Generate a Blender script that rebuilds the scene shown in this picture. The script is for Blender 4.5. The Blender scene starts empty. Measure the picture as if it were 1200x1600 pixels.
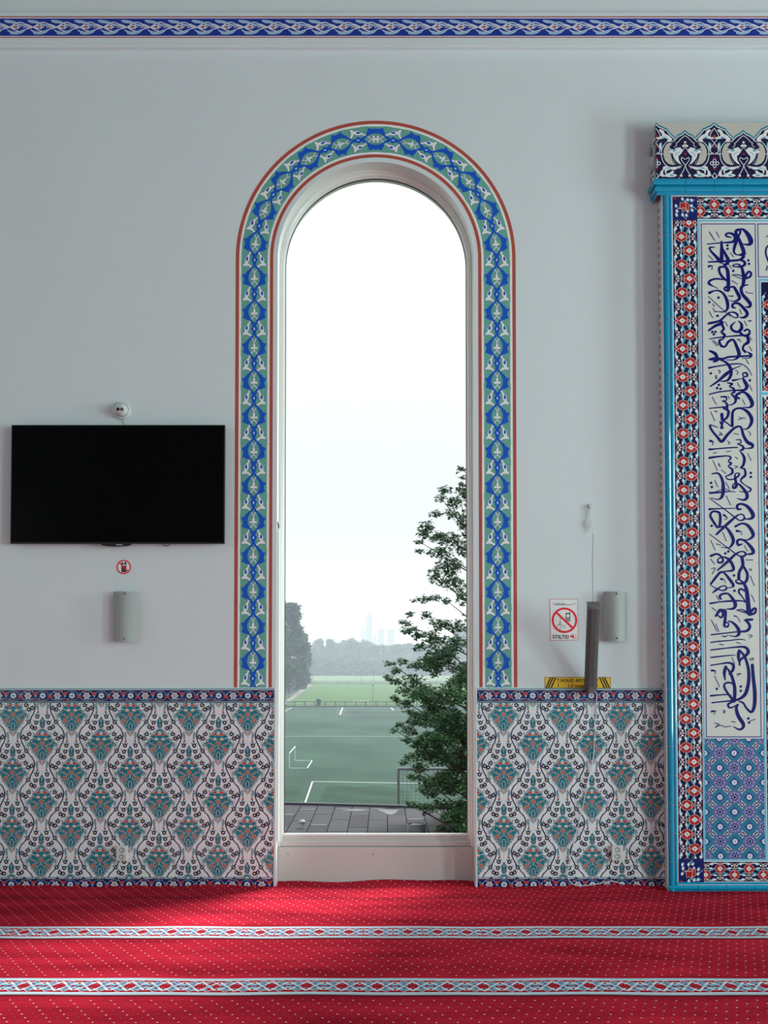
import bpy, bmesh, math, random
from mathutils import Vector, Matrix
R = random.Random(7)
PI = math.pi
SC = bpy.context.scene
COL = SC.collection

# ------------------------------------------------------------ camera
F, PPX, PPY, D, H, TANT = 1900.0, 600.0, 958.0, 8.37, 1.554, 0.038
TH = math.atan(TANT); CT, ST = math.cos(TH), math.sin(TH)
cam_data = bpy.data.cameras.new('camera'); cam = bpy.data.objects.new('camera', cam_data); COL.objects.link(cam)
cam_data.sensor_fit = 'VERTICAL'; cam_data.sensor_height = 36.0; cam_data.sensor_width = 27.0
cam_data.lens = 36.0*F/1600.0
cam_data.shift_x = -(PPX-600)/1600.0
cam_data.shift_y = (PPY-800)/1600.0
cam_data.clip_end = 6000
cam.location = (0, -D, H); cam.rotation_euler = (PI/2+TH, 0, 0)
SC.camera = cam

# ------------------------------------------------------------ light and view
SC.view_settings.view_transform = 'Standard'; SC.view_settings.look = 'None'
SC.view_settings.gamma = 1.0; SC.view_settings.use_curve_mapping = False
SC.view_settings.exposure = 0.0
SC.cycles.max_bounces = 8; SC.cycles.diffuse_bounces = 4; SC.cycles.transparent_max_bounces = 12
SC.cycles.volume_bounces = 1
w = bpy.data.worlds.new('overcast_sky'); SC.world = w; w.use_nodes = True
nt = w.node_tree; bg = nt.nodes['Background']
tc = nt.nodes.new('ShaderNodeTexCoord'); sx = nt.nodes.new('ShaderNodeSeparateXYZ')
rp = nt.nodes.new('ShaderNodeValToRGB'); nz = nt.nodes.new('ShaderNodeTexNoise'); mm = nt.nodes.new('ShaderNodeMixRGB')
nt.links.new(tc.outputs['Generated'], sx.inputs[0]); nt.links.new(sx.outputs['Z'], rp.inputs[0])
rp.color_ramp.elements[0].position = 0.0; rp.color_ramp.elements[0].color = (0.78, 0.81, 0.86, 1)
rp.color_ramp.elements[1].position = 0.30; rp.color_ramp.elements[1].color = (1.10, 1.12, 1.13, 1)
e = rp.color_ramp.elements.new(0.42); e.color = (1.15, 1.17, 1.17, 1)
e = rp.color_ramp.elements.new(0.62); e.color = (1.8, 1.85, 1.85, 1)
e = rp.color_ramp.elements.new(0.10); e.color = (0.76, 0.79, 0.84, 1)
e = rp.color_ramp.elements.new(0.18); e.color = (0.86, 0.88, 0.90, 1)
nz.inputs['Scale'].default_value = 2.2; nz.inputs['Detail'].default_value = 4
nt.links.new(tc.outputs['Generated'], nz.inputs['Vector'])
mm.blend_type = 'MULTIPLY'; mm.inputs[0].default_value = 0.10
nt.links.new(rp.outputs[0], mm.inputs[1]); nt.links.new(nz.outputs['Fac'], mm.inputs[2])
nt.links.new(mm.outputs[0], bg.inputs[0]); bg.inputs[1].default_value = 1.12

def area_light(name, loc, rot, sx_, sy_, power, color):
    l = bpy.data.lights.new(name, 'AREA'); l.shape = 'RECTANGLE'; l.size = sx_; l.size_y = sy_
    l.energy = power; l.color = color
    o = bpy.data.objects.new(name, l); COL.objects.link(o); o.location = loc; o.rotation_euler = rot
    return o
# pale sun behind thin cloud, high on the right outside the window
sl_ = bpy.data.lights.new('hazy_sun', 'SUN'); sl_.energy = 7.4; sl_.angle = 0.50; sl_.color = (1.0, 0.99, 0.97)
so = bpy.data.objects.new('hazy_sun', sl_); COL.objects.link(so); so.location = (6, 12, 14)
so.rotation_euler = Vector((0.56, 0.84, 0.92)).to_track_quat('Z', 'Y').to_euler()
# daylight standing in the tall side windows; the left wall's are weak added fill
RW_X, LW_X, BW_Y, CEIL = 8.2, -6.5, -17.0, 8.6
SIDE_WIN = [-2.6, -6.2, -9.8, -13.4]
for i, yy in enumerate(SIDE_WIN):
    area_light('daylight_and_fill', (RW_X+0.12, yy, 2.5), (0, PI/2, 0), 3.7, 1.4, [212, 320, 270, 118][i], (0.745, 1.0, 0.975))
    area_light('daylight_and_fill', (LW_X-0.12, yy, 2.5), (0, -PI/2, 0), 3.7, 1.4, [1, 3, 6, 10][i], (0.78, 1.0, 0.96))

# ------------------------------------------------------------ helpers
def ray(px, py):
    u = (px-PPX)/F; v = (py-PPY)/F
    return Vector((u, CT+v*ST, ST-v*CT))
def P(px, py, Y=0.0):                 # point of the photograph on the vertical plane y = Y
    r = ray(px, py); k = (D+Y)/r.y
    return Vector((r.x*k, Y, H+r.z*k))
def G(px, py, z=0.0):                 # point of the photograph on the level plane at height z
    r = ray(px, py); k = (z-H)/r.z
    return Vector((r.x*k, -D+r.y*k, z))

def lin(c):
    c = c/255.0
    return c/12.92 if c <= 0.04045 else ((c+0.055)/1.055)**2.4
def rgb(r, g, b, k=1.0):
    return tuple(min(0.92, lin(x)/k) for x in (r, g, b)) + (1,)
MATS = {}
def mat(name, col, rough=0.6, spec=0.3, metal=0.0, noise=None, bump=None, **kw):
    if name in MATS: return MATS[name]
    m = bpy.data.materials.new(name); m.use_nodes = True; MATS[name] = m
    n = m.node_tree; b = n.nodes['Principled BSDF']
    b.inputs['Base Color'].default_value = col; b.inputs['Roughness'].default_value = rough
    b.inputs['Specular IOR Level'].default_value = spec; b.inputs['Metallic'].default_value = metal
    t = n.nodes.new('ShaderNodeTexCoord')
    if noise:                          # (scale, amount 0..1, (stretch x,y,z))
        mp = n.nodes.new('ShaderNodeMapping'); mp.inputs['Scale'].default_value = noise[2] if len(noise) > 2 else (1, 1, 1)
        nn = n.nodes.new('ShaderNodeTexNoise'); nn.inputs['Scale'].default_value = noise[0]; nn.inputs['Detail'].default_value = 5
        rr = n.nodes.new('ShaderNodeValToRGB'); a = noise[1]
        rr.color_ramp.elements[0].position = 0.3; rr.color_ramp.elements[1].position = 0.7
        rr.color_ramp.elements[0].color = tuple(c*(1-a) for c in col[:3])+(1,)
        rr.color_ramp.elements[1].color = tuple(min(1, c*(1+a)) for c in col[:3])+(1,)
        n.links.new(t.outputs['Object'], mp.inputs[0]); n.links.new(mp.outputs[0], nn.inputs['Vector'])
        n.links.new(nn.outputs['Fac'], rr.inputs[0]); n.links.new(rr.outputs[0], b.inputs['Base Color'])
    if bump:                           # (scale, strength, distance)
        n2 = n.nodes.new('ShaderNodeTexNoise'); n2.inputs['Scale'].default_value = bump[0]; n2.inputs['Detail'].default_value = 4
        bb = n.nodes.new('ShaderNodeBump'); bb.inputs['Strength'].default_value = bump[1]; bb.inputs['Distance'].default_value = bump[2]
        n.links.new(t.outputs['Object'], n2.inputs['Vector']); n.links.new(n2.outputs['Fac'], bb.inputs['Height'])
        n.links.new(bb.outputs[0], b.inputs['Normal'])
    for k, v in kw.items(): b.inputs[k].default_value = v
    return m

def tag(o, label=None, cat=None, group=None, kind=None):
    if label: o['label'] = label
    if cat: o['category'] = cat
    if group: o['group'] = group
    if kind: o['kind'] = kind
    return o
def empty(name, loc=(0, 0, 0)):
    o = bpy.data.objects.new(name, None); COL.objects.link(o); o.location = loc; o.empty_display_size = 0.05
    return o
def finish(name, verts, faces, mats, mi=None, parent=None, smooth=False):
    me = bpy.data.meshes.new(name)
    base = Vector((0, 0, 0))
    if parent is not None: base = Vector(parent['_w']) if '_w' in parent else Vector(parent.location)
    me.from_pydata([tuple(Vector(v)-base) for v in verts], [], faces)
    if not isinstance(mats, (list, tuple)): mats = [mats]
    for m in mats: me.materials.append(m)
    if mi: me.polygons.foreach_set('material_index', mi)
    if smooth: me.polygons.foreach_set('use_smooth', [True]*len(me.polygons))
    me.update()
    o = bpy.data.objects.new(name, me); COL.objects.link(o)
    if parent is not None:
        o.parent = parent; o['_w'] = tuple(base)
    return o

class MB:                              # solid mesh builder in world coordinates
    def __init__(s): s.v = []; s.f = []; s.mi = []; s.mats = []
    def _m(s, m):
        if m not in s.mats: s.mats.append(m)
        return s.mats.index(m)
    def add(s, vs, fs, m):
        b = len(s.v); s.v += [tuple(x) for x in vs]; k = s._m(m)
        for f in fs: s.f.append([b+i for i in f]); s.mi.append(k)
        return s
    def box(s, lo, hi, m, bev=0.0):
        x0, y0, z0 = lo; x1, y1, z1 = hi
        if bev > 0:
            bm = bmesh.new(); bmesh.ops.create_cube(bm, size=1)
            for v in bm.verts: v.co = Vector(((x0+x1)/2+v.co.x*(x1-x0), (y0+y1)/2+v.co.y*(y1-y0), (z0+z1)/2+v.co.z*(z1-z0)))
            bmesh.ops.bevel(bm, geom=bm.edges[:], offset=bev, segments=2, affect='EDGES', profile=0.6)
            bm.verts.index_update()
            s.add([v.co for v in bm.verts], [[v.index for v in f.verts] for f in bm.faces], m); bm.free(); return s
        vs = [(x0,y0,z0),(x1,y0,z0),(x1,y1,z0),(x0,y1,z0),(x0,y0,z1),(x1,y0,z1),(x1,y1,z1),(x0,y1,z1)]
        return s.add(vs, [(3,2,1,0),(4,5,6,7),(0,1,5,4),(1,2,6,5),(2,3,7,6),(3,0,4,7)], m)
    def tube(s, pts, r, m, n=8, cap=True):
        pts = [Vector(p) for p in pts]; rs = r if isinstance(r, (list, tuple)) else [r]*len(pts)
        vs = []; fs = []
        up = None
        for i, p in enumerate(pts):
            t = (pts[min(i+1, len(pts)-1)]-pts[max(i-1, 0)])
            if t.length < 1e-9: t = Vector((0, 0, 1))
            t.normalize()
            if up is None: up = t.orthogonal().normalized()
            up = (up-t*up.dot(t))
            up = up.normalized() if up.length > 1e-6 else t.orthogonal().normalized()
            b = t.cross(up)
            for k in range(n):
                a = 2*PI*k/n; vs.append(p+(up*math.cos(a)+b*math.sin(a))*rs[i])
        for i in range(len(pts)-1):
            for k in range(n): fs.append((i*n+k, i*n+(k+1) % n, (i+1)*n+(k+1) % n, (i+1)*n+k))
        if cap: fs.append(tuple(range(n))[::-1]); fs.append(tuple((len(pts)-1)*n+k for k in range(n)))
        return s.add(vs, fs, m)
    def lathe(s, prof, c, axis, m, n=32, ref=None):     # prof: (radius, along axis)
        axis = Vector(axis).normalized(); a = axis.orthogonal().normalized(); b = axis.cross(a); c = Vector(c)
        vs = []; fs = []
        for (r, h) in prof:
            for k in range(n):
                t = 2*PI*k/n; vs.append(c+axis*h+(a*math.cos(t)+b*math.sin(t))*max(r, 1e-5))
        for i in range(len(prof)-1):
            for k in range(n): fs.append((i*n+k, i*n+(k+1) % n, (i+1)*n+(k+1) % n, (i+1)*n+k))
        return s.add(vs, fs, m)
    def prism(s, pts2, fn, d0, d1, m):                   # extrude outline pts2 between depths d0 and d1; fn(u,v,d)
        n = len(pts2); vs = [fn(u, v, d0) for u, v in pts2]+[fn(u, v, d1) for u, v in pts2]
        fs = [tuple(range(n)), tuple(range(2*n-1, n-1, -1))]+[(i, (i+1) % n, n+(i+1) % n, n+i) for i in range(n)]
        return s.add(vs, fs, m)
    def build(s, name, parent=None, smooth=False):
        return finish(name, s.v, s.f, s.mats, s.mi, parent, smooth)

# ------------------------------------------------------------ flat ornament (thin raised inlay layers)
def cr(pts, k=6, closed=False):        # Catmull-Rom through tuples of any length
    n = len(pts); out = []
    idx = (lambda i: pts[i % n]) if closed else (lambda i: pts[max(0, min(n-1, i))])
    for i in range(n if closed else n-1):
        a, b, c, d = idx(i-1), idx(i), idx(i+1), idx(i+2)
        for j in range(k):
            t = j/k
            out.append(tuple(0.5*((2*q)+(-p+r_)*t+(2*p-5*q+4*r_-s_)*t*t+(-p+3*q-3*r_+s_)*t**3) for p, q, r_, s_ in zip(a, b, c, d)))
    if not closed: out.append(tuple(pts[-1]))
    return out
class Art:                             # 2-D shapes: (material, layer, polygon)
    def __init__(s): s.p = []
    def poly(s, m, L, pts): s.p.append((m, L, [(float(a), float(b)) for a, b in pts])); return s
    def rect(s, m, L, x0, y0, x1, y1): return s.poly(m, L, [(x0, y0), (x1, y0), (x1, y1), (x0, y1)])
    def disc(s, m, L, x, y, rx, ry=None, n=12, a0=0.0):
        ry = rx if ry is None else ry
        return s.poly(m, L, [(x+rx*math.cos(a0+2*PI*i/n), y+ry*math.sin(a0+2*PI*i/n)) for i in range(n)])
    def ell(s, m, L, x, y, rx, ry, ang, n=10):
        c, d = math.cos(ang), math.sin(ang)
        return s.poly(m, L, [(x+rx*math.cos(t)*c-ry*math.sin(t)*d, y+rx*math.cos(t)*d+ry*math.sin(t)*c) for t in [2*PI*i/n for i in range(n)]])
    def star(s, m, L, x, y, ro, ri, n, a0=0.0):
        return s.poly(m, L, [(x+(ro if i % 2 == 0 else ri)*math.cos(a0+PI*i/n), y+(ro if i % 2 == 0 else ri)*math.sin(a0+PI*i/n)) for i in range(2*n)])
    def ring(s, m, L, x, y, ro, ri, n=40):
        for i in range(n):
            a, b = 2*PI*i/n, 2*PI*(i+1)/n
            s.poly(m, L, [(x+ro*math.cos(a), y+ro*math.sin(a)), (x+ro*math.cos(b), y+ro*math.sin(b)), (x+ri*math.cos(b), y+ri*math.sin(b)), (x+ri*math.cos(a), y+ri*math.sin(a))])
        return s
    def stroke(s, m, L, pts, w=None, k=6, curve=True, caps=True, closed=False):
        pts = [(q[0], q[1], (q[2] if len(q) > 2 else w)) for q in pts]
        if curve and len(pts) > 2: pts = cr(pts, k, closed)
        if closed: pts = pts+[pts[0]]
        L_, R_ = [], []
        for i, (x, y, ww) in enumerate(pts):
            if closed and i in (0, len(pts)-1): a = pts[-2]; b = pts[1]
            else: a = pts[max(0, i-1)]; b = pts[min(len(pts)-1, i+1)]
            dx, dy = b[0]-a[0], b[1]-a[1]; l = math.hypot(dx, dy) or 1.0
            nx, ny = -dy/l*ww/2, dx/l*ww/2
            L_.append((x+nx, y+ny)); R_.append((x-nx, y-ny))
        for i in range(len(pts)-1):
            s.p.append((m, L, [L_[i], L_[i+1], R_[i+1], R_[i]]))
        if caps:
            for q in (pts[0], pts[-1]): s.disc(m, L, q[0], q[1], q[2]/2, n=8)
        return s
    def shape(s, fill, L, pts, edge=None, ew=4.0, curve=False, k=4):
        if curve: pts = cr(pts, k, True)
        if edge: s.stroke(edge, L, pts, ew, curve=False, caps=False, closed=True); s.poly(fill, L+1, pts)
        else: s.poly(fill, L, pts)
        return s
    def put(s, src, fn, clip=None, dL=0):
        for m, L, pts in src.p:
            q = [fn(a, b) for a, b in pts]
            if clip:
                xs = [a for a, b in q]; ys = [b for a, b in q]
                if max(xs) <= clip[0] or min(xs) >= clip[2] or max(ys) <= clip[1] or min(ys) >= clip[3]: continue
                if min(xs) < clip[0] or max(xs) > clip[2] or min(ys) < clip[1] or max(ys) > clip[3]:
                    q = clip_poly(q, clip)
                    if len(q) < 3: continue
            s.p.append((m, L+dL, q))
        return s
    def mirror(s):                     # add the x-mirrored copy of everything
        s.p += [(m, L, [(-a, b) for a, b in pts][::-1]) for m, L, pts in s.p]; return s
    def build(s, name, fn, parent=None, step=0.00022, base=0.0):
        v = []; f = []; mi = []; ms = []
        for i, (m, L, pts) in enumerate(s.p):        # every piece a hair off its neighbours, so that none are coplanar
            if m not in ms: ms.append(m)
            b = len(v)
            for a, c in pts: v.append(fn(a, c, base+(L+(i*23 % 61)*0.0148)*step))
            f.append(list(range(b, b+len(pts)))); mi.append(ms.index(m))
        return finish(name, v, f, ms, mi, parent)
def clip_poly(p, c):
    for ax, lim, sg in ((0, c[0], 1), (0, c[2], -1), (1, c[1], 1), (1, c[3], -1)):
        out = []
        for i in range(len(p)):
            a, b = p[i-1], p[i]; da, db = (a[ax]-lim)*sg, (b[ax]-lim)*sg
            if (da >= 0) != (db >= 0):
                t = da/(da-db); out.append((a[0]+(b[0]-a[0])*t, a[1]+(b[1]-a[1])*t))
            if db >= 0: out.append(b)
        p = out
        if len(p) < 3: return p
    return p
def text_mesh(body, size, bold=0.0, width=None):   # triangles of a word set in plain letters, units of `size`
    c = bpy.data.curves.new('letters', 'FONT'); c.body = body; c.size = size; c.offset = bold; c.resolution_u = 3
    o = bpy.data.objects.new('letters', c); COL.objects.link(o)
    dg = bpy.context.evaluated_depsgraph_get(); ev = o.evaluated_get(dg); me = ev.to_mesh()
    vs = [(q.co.x, q.co.y) for q in me.vertices]; fs = [list(p.vertices) for p in me.polygons]
    ev.to_mesh_clear(); bpy.data.objects.remove(o); bpy.data.curves.remove(c)
    x0 = min(a for a, b in vs); x1 = max(a for a, b in vs)
    k = 1.0 if width is None else width/(x1-x0)
    return [[((vs[i][0]-x0)*k, vs[i][1]) for i in f] for f in fs], (x1-x0)*k
# ------------------------------------------------------------ room materials
KW = 0.56
M_wall = mat('painted_plaster', rgb(173, 180, 182, 0.56), 0.75, 0.2, noise=(0.9, 0.022, (1, 1, 0.35)), bump=(14, 0.06, 0.01))
M_ceil = mat('ceiling_paint', (0.30, 0.31, 0.31, 1), 0.8, 0.2)
M_frame = mat('gloss_frame_paint', (0.74, 0.76, 0.72, 1), 0.22, 0.5)
M_apron = mat('sill_panel_paint', (0.60, 0.58, 0.56, 1), 0.35, 0.4)
M_seal = mat('rubber_seal', (0.03, 0.03, 0.03, 1), 0.6)
M_slab = mat('concrete', (0.3, 0.3, 0.3, 1), 0.9)

XC = P(587, 403).x; ZC = 4.345; RO = 0.682         # centre and half width of the arched opening
def outline(r, n=48, z0=0.0):                       # open outline, right foot over the arch to the left foot
    return [(XC+r, z0)]+[(XC+r*math.cos(PI*i/n), ZC+r*math.sin(PI*i/n)) for i in range(n+1)]+[(XC-r, z0)]

# front wall with the arched hole
def front_wall():
    mb = MB(); arc = outline(RO)[1:-1]; T = 0.36
    for y in (0.0, T):
        vs = [(LW_X, y, 0), (XC-RO, y, 0), (XC-RO, y, ZC), (LW_X, y, ZC), (LW_X, y, CEIL), (XC-RO, y, CEIL),
              (XC+RO, y, 0), (RW_X, y, 0), (RW_X, y, ZC), (XC+RO, y, ZC), (XC+RO, y, CEIL), (RW_X, y, CEIL)]
        mb.add(vs, [(0, 1, 2, 3), (3, 2, 5, 4), (6, 7, 8, 9), (9, 8, 11, 10)], M_wall)
        vs = []
        for x, z in arc: vs += [(x, y, z), (x, y, CEIL)]
        mb.add(vs, [(2*i, 2*i+1, 2*i+3, 2*i+2) for i in range(len(arc)-1)], M_wall)
    return mb.build('wall_front')
wall = tag(front_wall(), kind='structure')
mb = MB(); o = outline(RO, 64)
vs = []
for x, z in o: vs += [(x, 0.0, z), (x, 0.36, z)]
mb.add(vs, [(2*i, 2*i+1, 2*i+3, 2*i+2) for i in range(len(o)-1)], mat('reveal_paint', (0.78, 0.80, 0.77, 1), 0.28, 0.5))
mb.build('window_reveal', wall, smooth=True)

def side_wall(name, x, T, front):
    mb = MB(); xa, xb = (x, x+T) if T > 0 else (x+T, x)
    ys = sorted([(y-0.75, y+0.75) for y in SIDE_WIN]); z0, z1 = 0.6, 4.4; y = BW_Y
    for a, b in ys:
        mb.box((xa, y, 0), (xb, a, CEIL), M_wall)
        mb.box((xa, a, 0), (xb, b, z0), M_wall); mb.box((xa, a, z1), (xb, b, CEIL), M_wall); y = b
    mb.box((xa, y, 0), (xb, 0.36, CEIL), M_wall)
    return tag(mb.build(name), kind='structure')
side_wall('wall_right', RW_X, 0.3, 0); side_wall('wall_left', LW_X, -0.3, 0)
mb = MB().box((LW_X-0.3, BW_Y-0.2, 0), (RW_X+0.3, BW_Y, CEIL), M_wall); tag(mb.build('wall_back'), kind='structure')
mb = MB().box((LW_X-0.3, BW_Y-0.2, CEIL), (RW_X+0.3, 0.36, CEIL+0.2), M_ceil); tag(mb.build('ceiling'), kind='structure')
mb = MB().box((LW_X-0.3, BW_Y-0.2, -0.3), (RW_X+0.3, 0.36, -0.03), M_slab); tag(mb.build('floor'), kind='structure')
for i, yy in enumerate(SIDE_WIN):                    # side windows (frames only show in reflections)
    for k, (x, nm) in enumerate(((RW_X+0.2, 'r'), (LW_X-0.2, 'l'))):
        mb = MB()
        for a, b, c, d in ((yy-0.75, 0.6, yy-0.69, 4.4), (yy+0.69, 0.6, yy+0.75, 4.4), (yy-0.75, 0.6, yy+0.75, 0.66), (yy-0.75, 4.34, yy+0.75, 4.4)):
            mb.box((x-0.03, a, b), (x+0.03, c, d), M_frame)
        tag(mb.build('window_%d' % (2+2*i+k)), kind='structure')

# ------------------------------------------------------------ arched window
def sweep(mb, prof, m, zbot, n=64, closed=True):
    # prof: (offset into the opening from RO, y). Swept along both sides and the arch; bottom is a separate rail
    rings = []
    base = [(1, 0, zbot)]+[(math.cos(PI*i/n), math.sin(PI*i/n), ZC) for i in range(n+1)]+[(-1, 0, zbot)]
    vs = []; k = len(prof)
    for cx_, sz_, zz in base:
        for off, y in prof:
            r = RO-off; vs.append((XC+r*cx_, y, zz+r*sz_))
    fs = []
    for i in range(len(base)-1):
        for j in range(k if closed else k-1): fs.append((i*k+j, i*k+(j+1) % k, (i+1)*k+(j+1) % k, (i+1)*k+j))
    mb.add(vs, fs, m)
win = tag(empty('window_1', (XC, 0.2, 0)), kind='structure')
win['_w'] = (XC, 0.2, 0)
ZG, ZA = 0.332, 0.251                                # glass bottom, top of the apron
mb = MB()
sweep(mb, [(0.0, 0.15), (0.010, 0.15), (0.013, 0.165), (0.026, 0.172), (0.030, 0.185), (0.036, 0.19), (0.038, 0.20), (0.038, 0.27), (0.0, 0.27)], M_frame, ZA)
mb.box((XC-RO+0.03, 0.185, ZA), (XC+RO-0.03, 0.27, ZG-0.004), M_apron, 0.004)
mb.box((XC-RO+0.02, 0.165, ZA), (XC+RO-0.02, 0.20, ZA+0.035), M_apron, 0.006)
mb.build('window_frame', win, smooth=False)
mb = MB(); sweep(mb, [(0.038, 0.205), (0.0425, 0.205), (0.0425, 0.215), (0.038, 0.215)], M_seal, ZG)
mb.box((XC-RO+0.04, 0.197, ZG-0.004), (XC+RO-0.04, 0.215, ZG+0.004), mat('glazing_bead', (0.85, 0.85, 0.83, 1), 0.3), 0.001)
mb.build('glazing_seal', win)
gm = bpy.data.materials.new('window_glass'); gm.use_nodes = True; n_ = gm.node_tree; n_.nodes.clear()
go = n_.nodes.new('ShaderNodeOutputMaterial'); gt = n_.nodes.new('ShaderNodeBsdfTransparent'); gg = n_.nodes.new('ShaderNodeBsdfGlossy')
gx = n_.nodes.new('ShaderNodeMixShader'); fr = n_.nodes.new('ShaderNodeFresnel')
gt.inputs[0].default_value = (0.97, 0.985, 0.98, 1); gg.inputs['Roughness'].default_value = 0.0; fr.inputs[0].default_value = 1.25
n_.links.new(fr.outputs[0], gx.inputs[0]); n_.links.new(gt.outputs[0], gx.inputs[1]); n_.links.new(gg.outputs[0], gx.inputs[2]); n_.links.new(gx.outputs[0], go.inputs[0])
rg = RO-0.040; pts = [(XC+rg, ZG)]+[(XC+rg*math.cos(PI*i/48), ZC+rg*math.sin(PI*i/48)) for i in range(49)]+[(XC-rg, ZG)]
finish('glass_pane', [(x, 0.209, z) for x, z in pts], [list(range(len(pts)))], gm, None, win)
mb = MB()
mb.box((XC-RO+0.001, 0.150, 0.0), (XC+RO-0.001, 0.185, ZA-0.004), M_apron, 0.003)
for sx_ in (-0.61, -0.02, 0.60):                     # three little screws
    mb.lathe([(0, 0.003), (0.006, 0.002), (0.007, 0)], (XC+sx_, 0.150, ZA-0.05), (0, -1, 0), mat('screw_head', (0.35, 0.34, 0.33, 1), 0.4), 10)
mb.build('window_apron', win)

# white cable trunking up the left reveal, with the dark cable end above it
mb = MB(); x0 = XC-RO+0.001
mb.box((x0, 0.045, 0.30), (x0+0.013, 0.085, P(437, 826, 0.06).z), mat('white_plastic', (0.78, 0.80, 0.80, 1), 0.35, 0.5), 0.002)
zt = P(437, 826, 0.06).z
t = tag(empty('cable_trunking', (x0, 0.065, 0.3)), 'narrow white plastic cable trunking running up the left reveal of the arched window', 'trunking'); t['_w'] = (x0, 0.065, 0.3)
mb.build('trunking_cover', t)
MB().tube([(x0+0.006, 0.06, zt-0.01), (x0+0.005, 0.055, zt+0.018), (x0-0.0, 0.04, zt+0.045)], 0.0045, mat('dark_cable', (0.05, 0.05, 0.09, 1), 0.5)).build('cable_end', t, True)

# ------------------------------------------------------------ painted band around the window
M_bred = mat('band_red_paint', rgb(140, 62, 50, 0.53), 0.6, noise=(9, 0.10))
M_bwhite = mat('band_white_paint', rgb(196, 197, 200, 0.56), 0.65)
M_bgreen = mat('band_green_paint', rgb(82, 134, 120, 0.54), 0.65, noise=(60, 0.06))
M_bblue = mat('band_blue_paint', rgb(10, 66, 158, 0.54), 0.6, noise=(40, 0.08))
M_bnavy = mat('band_outline_paint', rgb(50, 66, 110, 0.5), 0.6)
U = P(1, 700).x-P(0, 700).x                           # metres per photo pixel on the wall
ZB = P(400, 1074).z                                   # band starts on top of the tile dado
S_STR = ZC-ZB; RM = 190.3*U; S_TOT = S_STR+RM*PI/2
def band_fn(side):
    def fn(s, t, d):                                  # s metres along from the foot, t metres outward from the mid line
        if s <= S_STR: return (XC+side*(RM+t), -0.0006-d, ZB+s)
        a = (s-S_STR)/RM; r = RM+t
        return (XC+side*r*math.cos(a), -0.0006-d, ZC+r*math.sin(a))
    return fn
def band_motif():                                     # zoom units (8 per px), x across, y down, diamond centre at 0,0, period 435
    A = Art(); W, N, B = M_bwhite, M_bnavy, M_bblue
    # white stems and tulip heads
    for mxr in (1, -1):
        q = lambda l: [(mxr*a, *r) for a, *r in l]
        A.stroke(N, 2, q([(0, -165, 16), (-30, -130, 18), (-62, -85, 24)]))
        A.stroke(W, 3, q([(0, -165, 10), (-30, -130, 12), (-62, -85, 18)]))
        head = q([(-52, -95), (-82, -62), (-112, -28), (-122, 5), (-118, 32), (-140, 55), (-148, 80), (-105, 76), (-70, 84), (-42, 104), (-30, 88), (-62, 58), (-84, 42), (-70, 20), (-62, -8), (-64, -40), (-54, -70), (-40, -84)])
        A.shape(W, 3, head, N, 7, True, 3)
        A.shape(B, 5, q([(-95, -42), (-82, -18), (-82, 6), (-97, 14), (-110, 2), (-106, -20)]), None, 0, True)
        A.stroke(N, 2, q([(-38, 96, 18), (-22, 128, 16), (0, 172, 14)])); A.stroke(W, 3, q([(-38, 96, 12), (-22, 128, 10), (0, 172, 9)]))
    A.shape(W, 3, [(0, 168), (10, 192), (16, 214), (12, 232), (36, 228), (44, 244), (34, 258), (12, 254), (0, 276), (-12, 254), (-34, 258), (-44, 244), (-36, 228), (-12, 232), (-16, 214), (-10, 192)], N, 7, True, 3)
    # blue leaf crescents and diamond
    for mxr in (1, -1):
        q = lambda l: [(mxr*a, *r) for a, *r in l]
        A.poly(B, 6, q([(-20, 92), (-52, 112), (-88, 142), (-112, 172), (-128, 186), (-155, 184), (-146, 208), (-130, 232), (-130, 262), (-146, 300), (-116, 310), (-92, 326), (-58, 326), (-38, 318), (-58, 288), (-72, 250), (-73, 206), (-60, 168), (-38, 130), (-10, 104)]))
        A.stroke(B, 6, q([(-50, 322, 26), (-22, 356, 22), (14, 390, 22)]))
        A.stroke(B, 6, q([(-14, 48, 22), (8, 76, 22), (30, 104, 26), (50, 124, 24)]))
        A.stroke(B, 6, q([(-6, -40, 22), (-30, -70, 22)]))
    A.poly(B, 6, [(0, -58), (22, -34), (30, -16), (48, -2), (30, 14), (24, 36), (0, 60), (-24, 36), (-30, 14), (-48, -2), (-30, -16), (-22, -34)])
    A.shape(W, 7, [(0, -18), (9, 2), (6, 16), (-6, 16), (-9, 2)])
    return A
BM = band_motif()
NPER = round((S_TOT/U-14)/54.4-0.5)+0.5
PER = (S_TOT-14*U)/NPER
for side, nm in ((-1, 'left'), (1, 'right')):
    A = Art(); k = PER/435
    for lo, hi, m, L in ((20.5, 24, M_bwhite, 0), (24.3, 29.6, M_bred, 0), (-24, -20.5, M_bwhite, 0), (-29.3, -24.3, M_bred, 0), (-21, 21, M_bgreen, 0)):
        n = 90
        for i in range(n):
            a, b = S_TOT*i/n, S_TOT*(i+1)/n
            A.poly(m, L, [(a, lo*U), (b, lo*U), (b, hi*U), (a, hi*U)])
    for i in range(-1, int(NPER)+2):
        s0 = 14*U+i*PER
        A.put(BM, lambda x, y: (s0-y*k, -side*x*U/8*side), clip=(0, -21*U, S_TOT, 21*U))
    o = A.build('painted_band', band_fn(side), wall)
    tag(o, 'green band painted with blue and white interlaced tulips, %s half of the arch' % nm)

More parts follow.
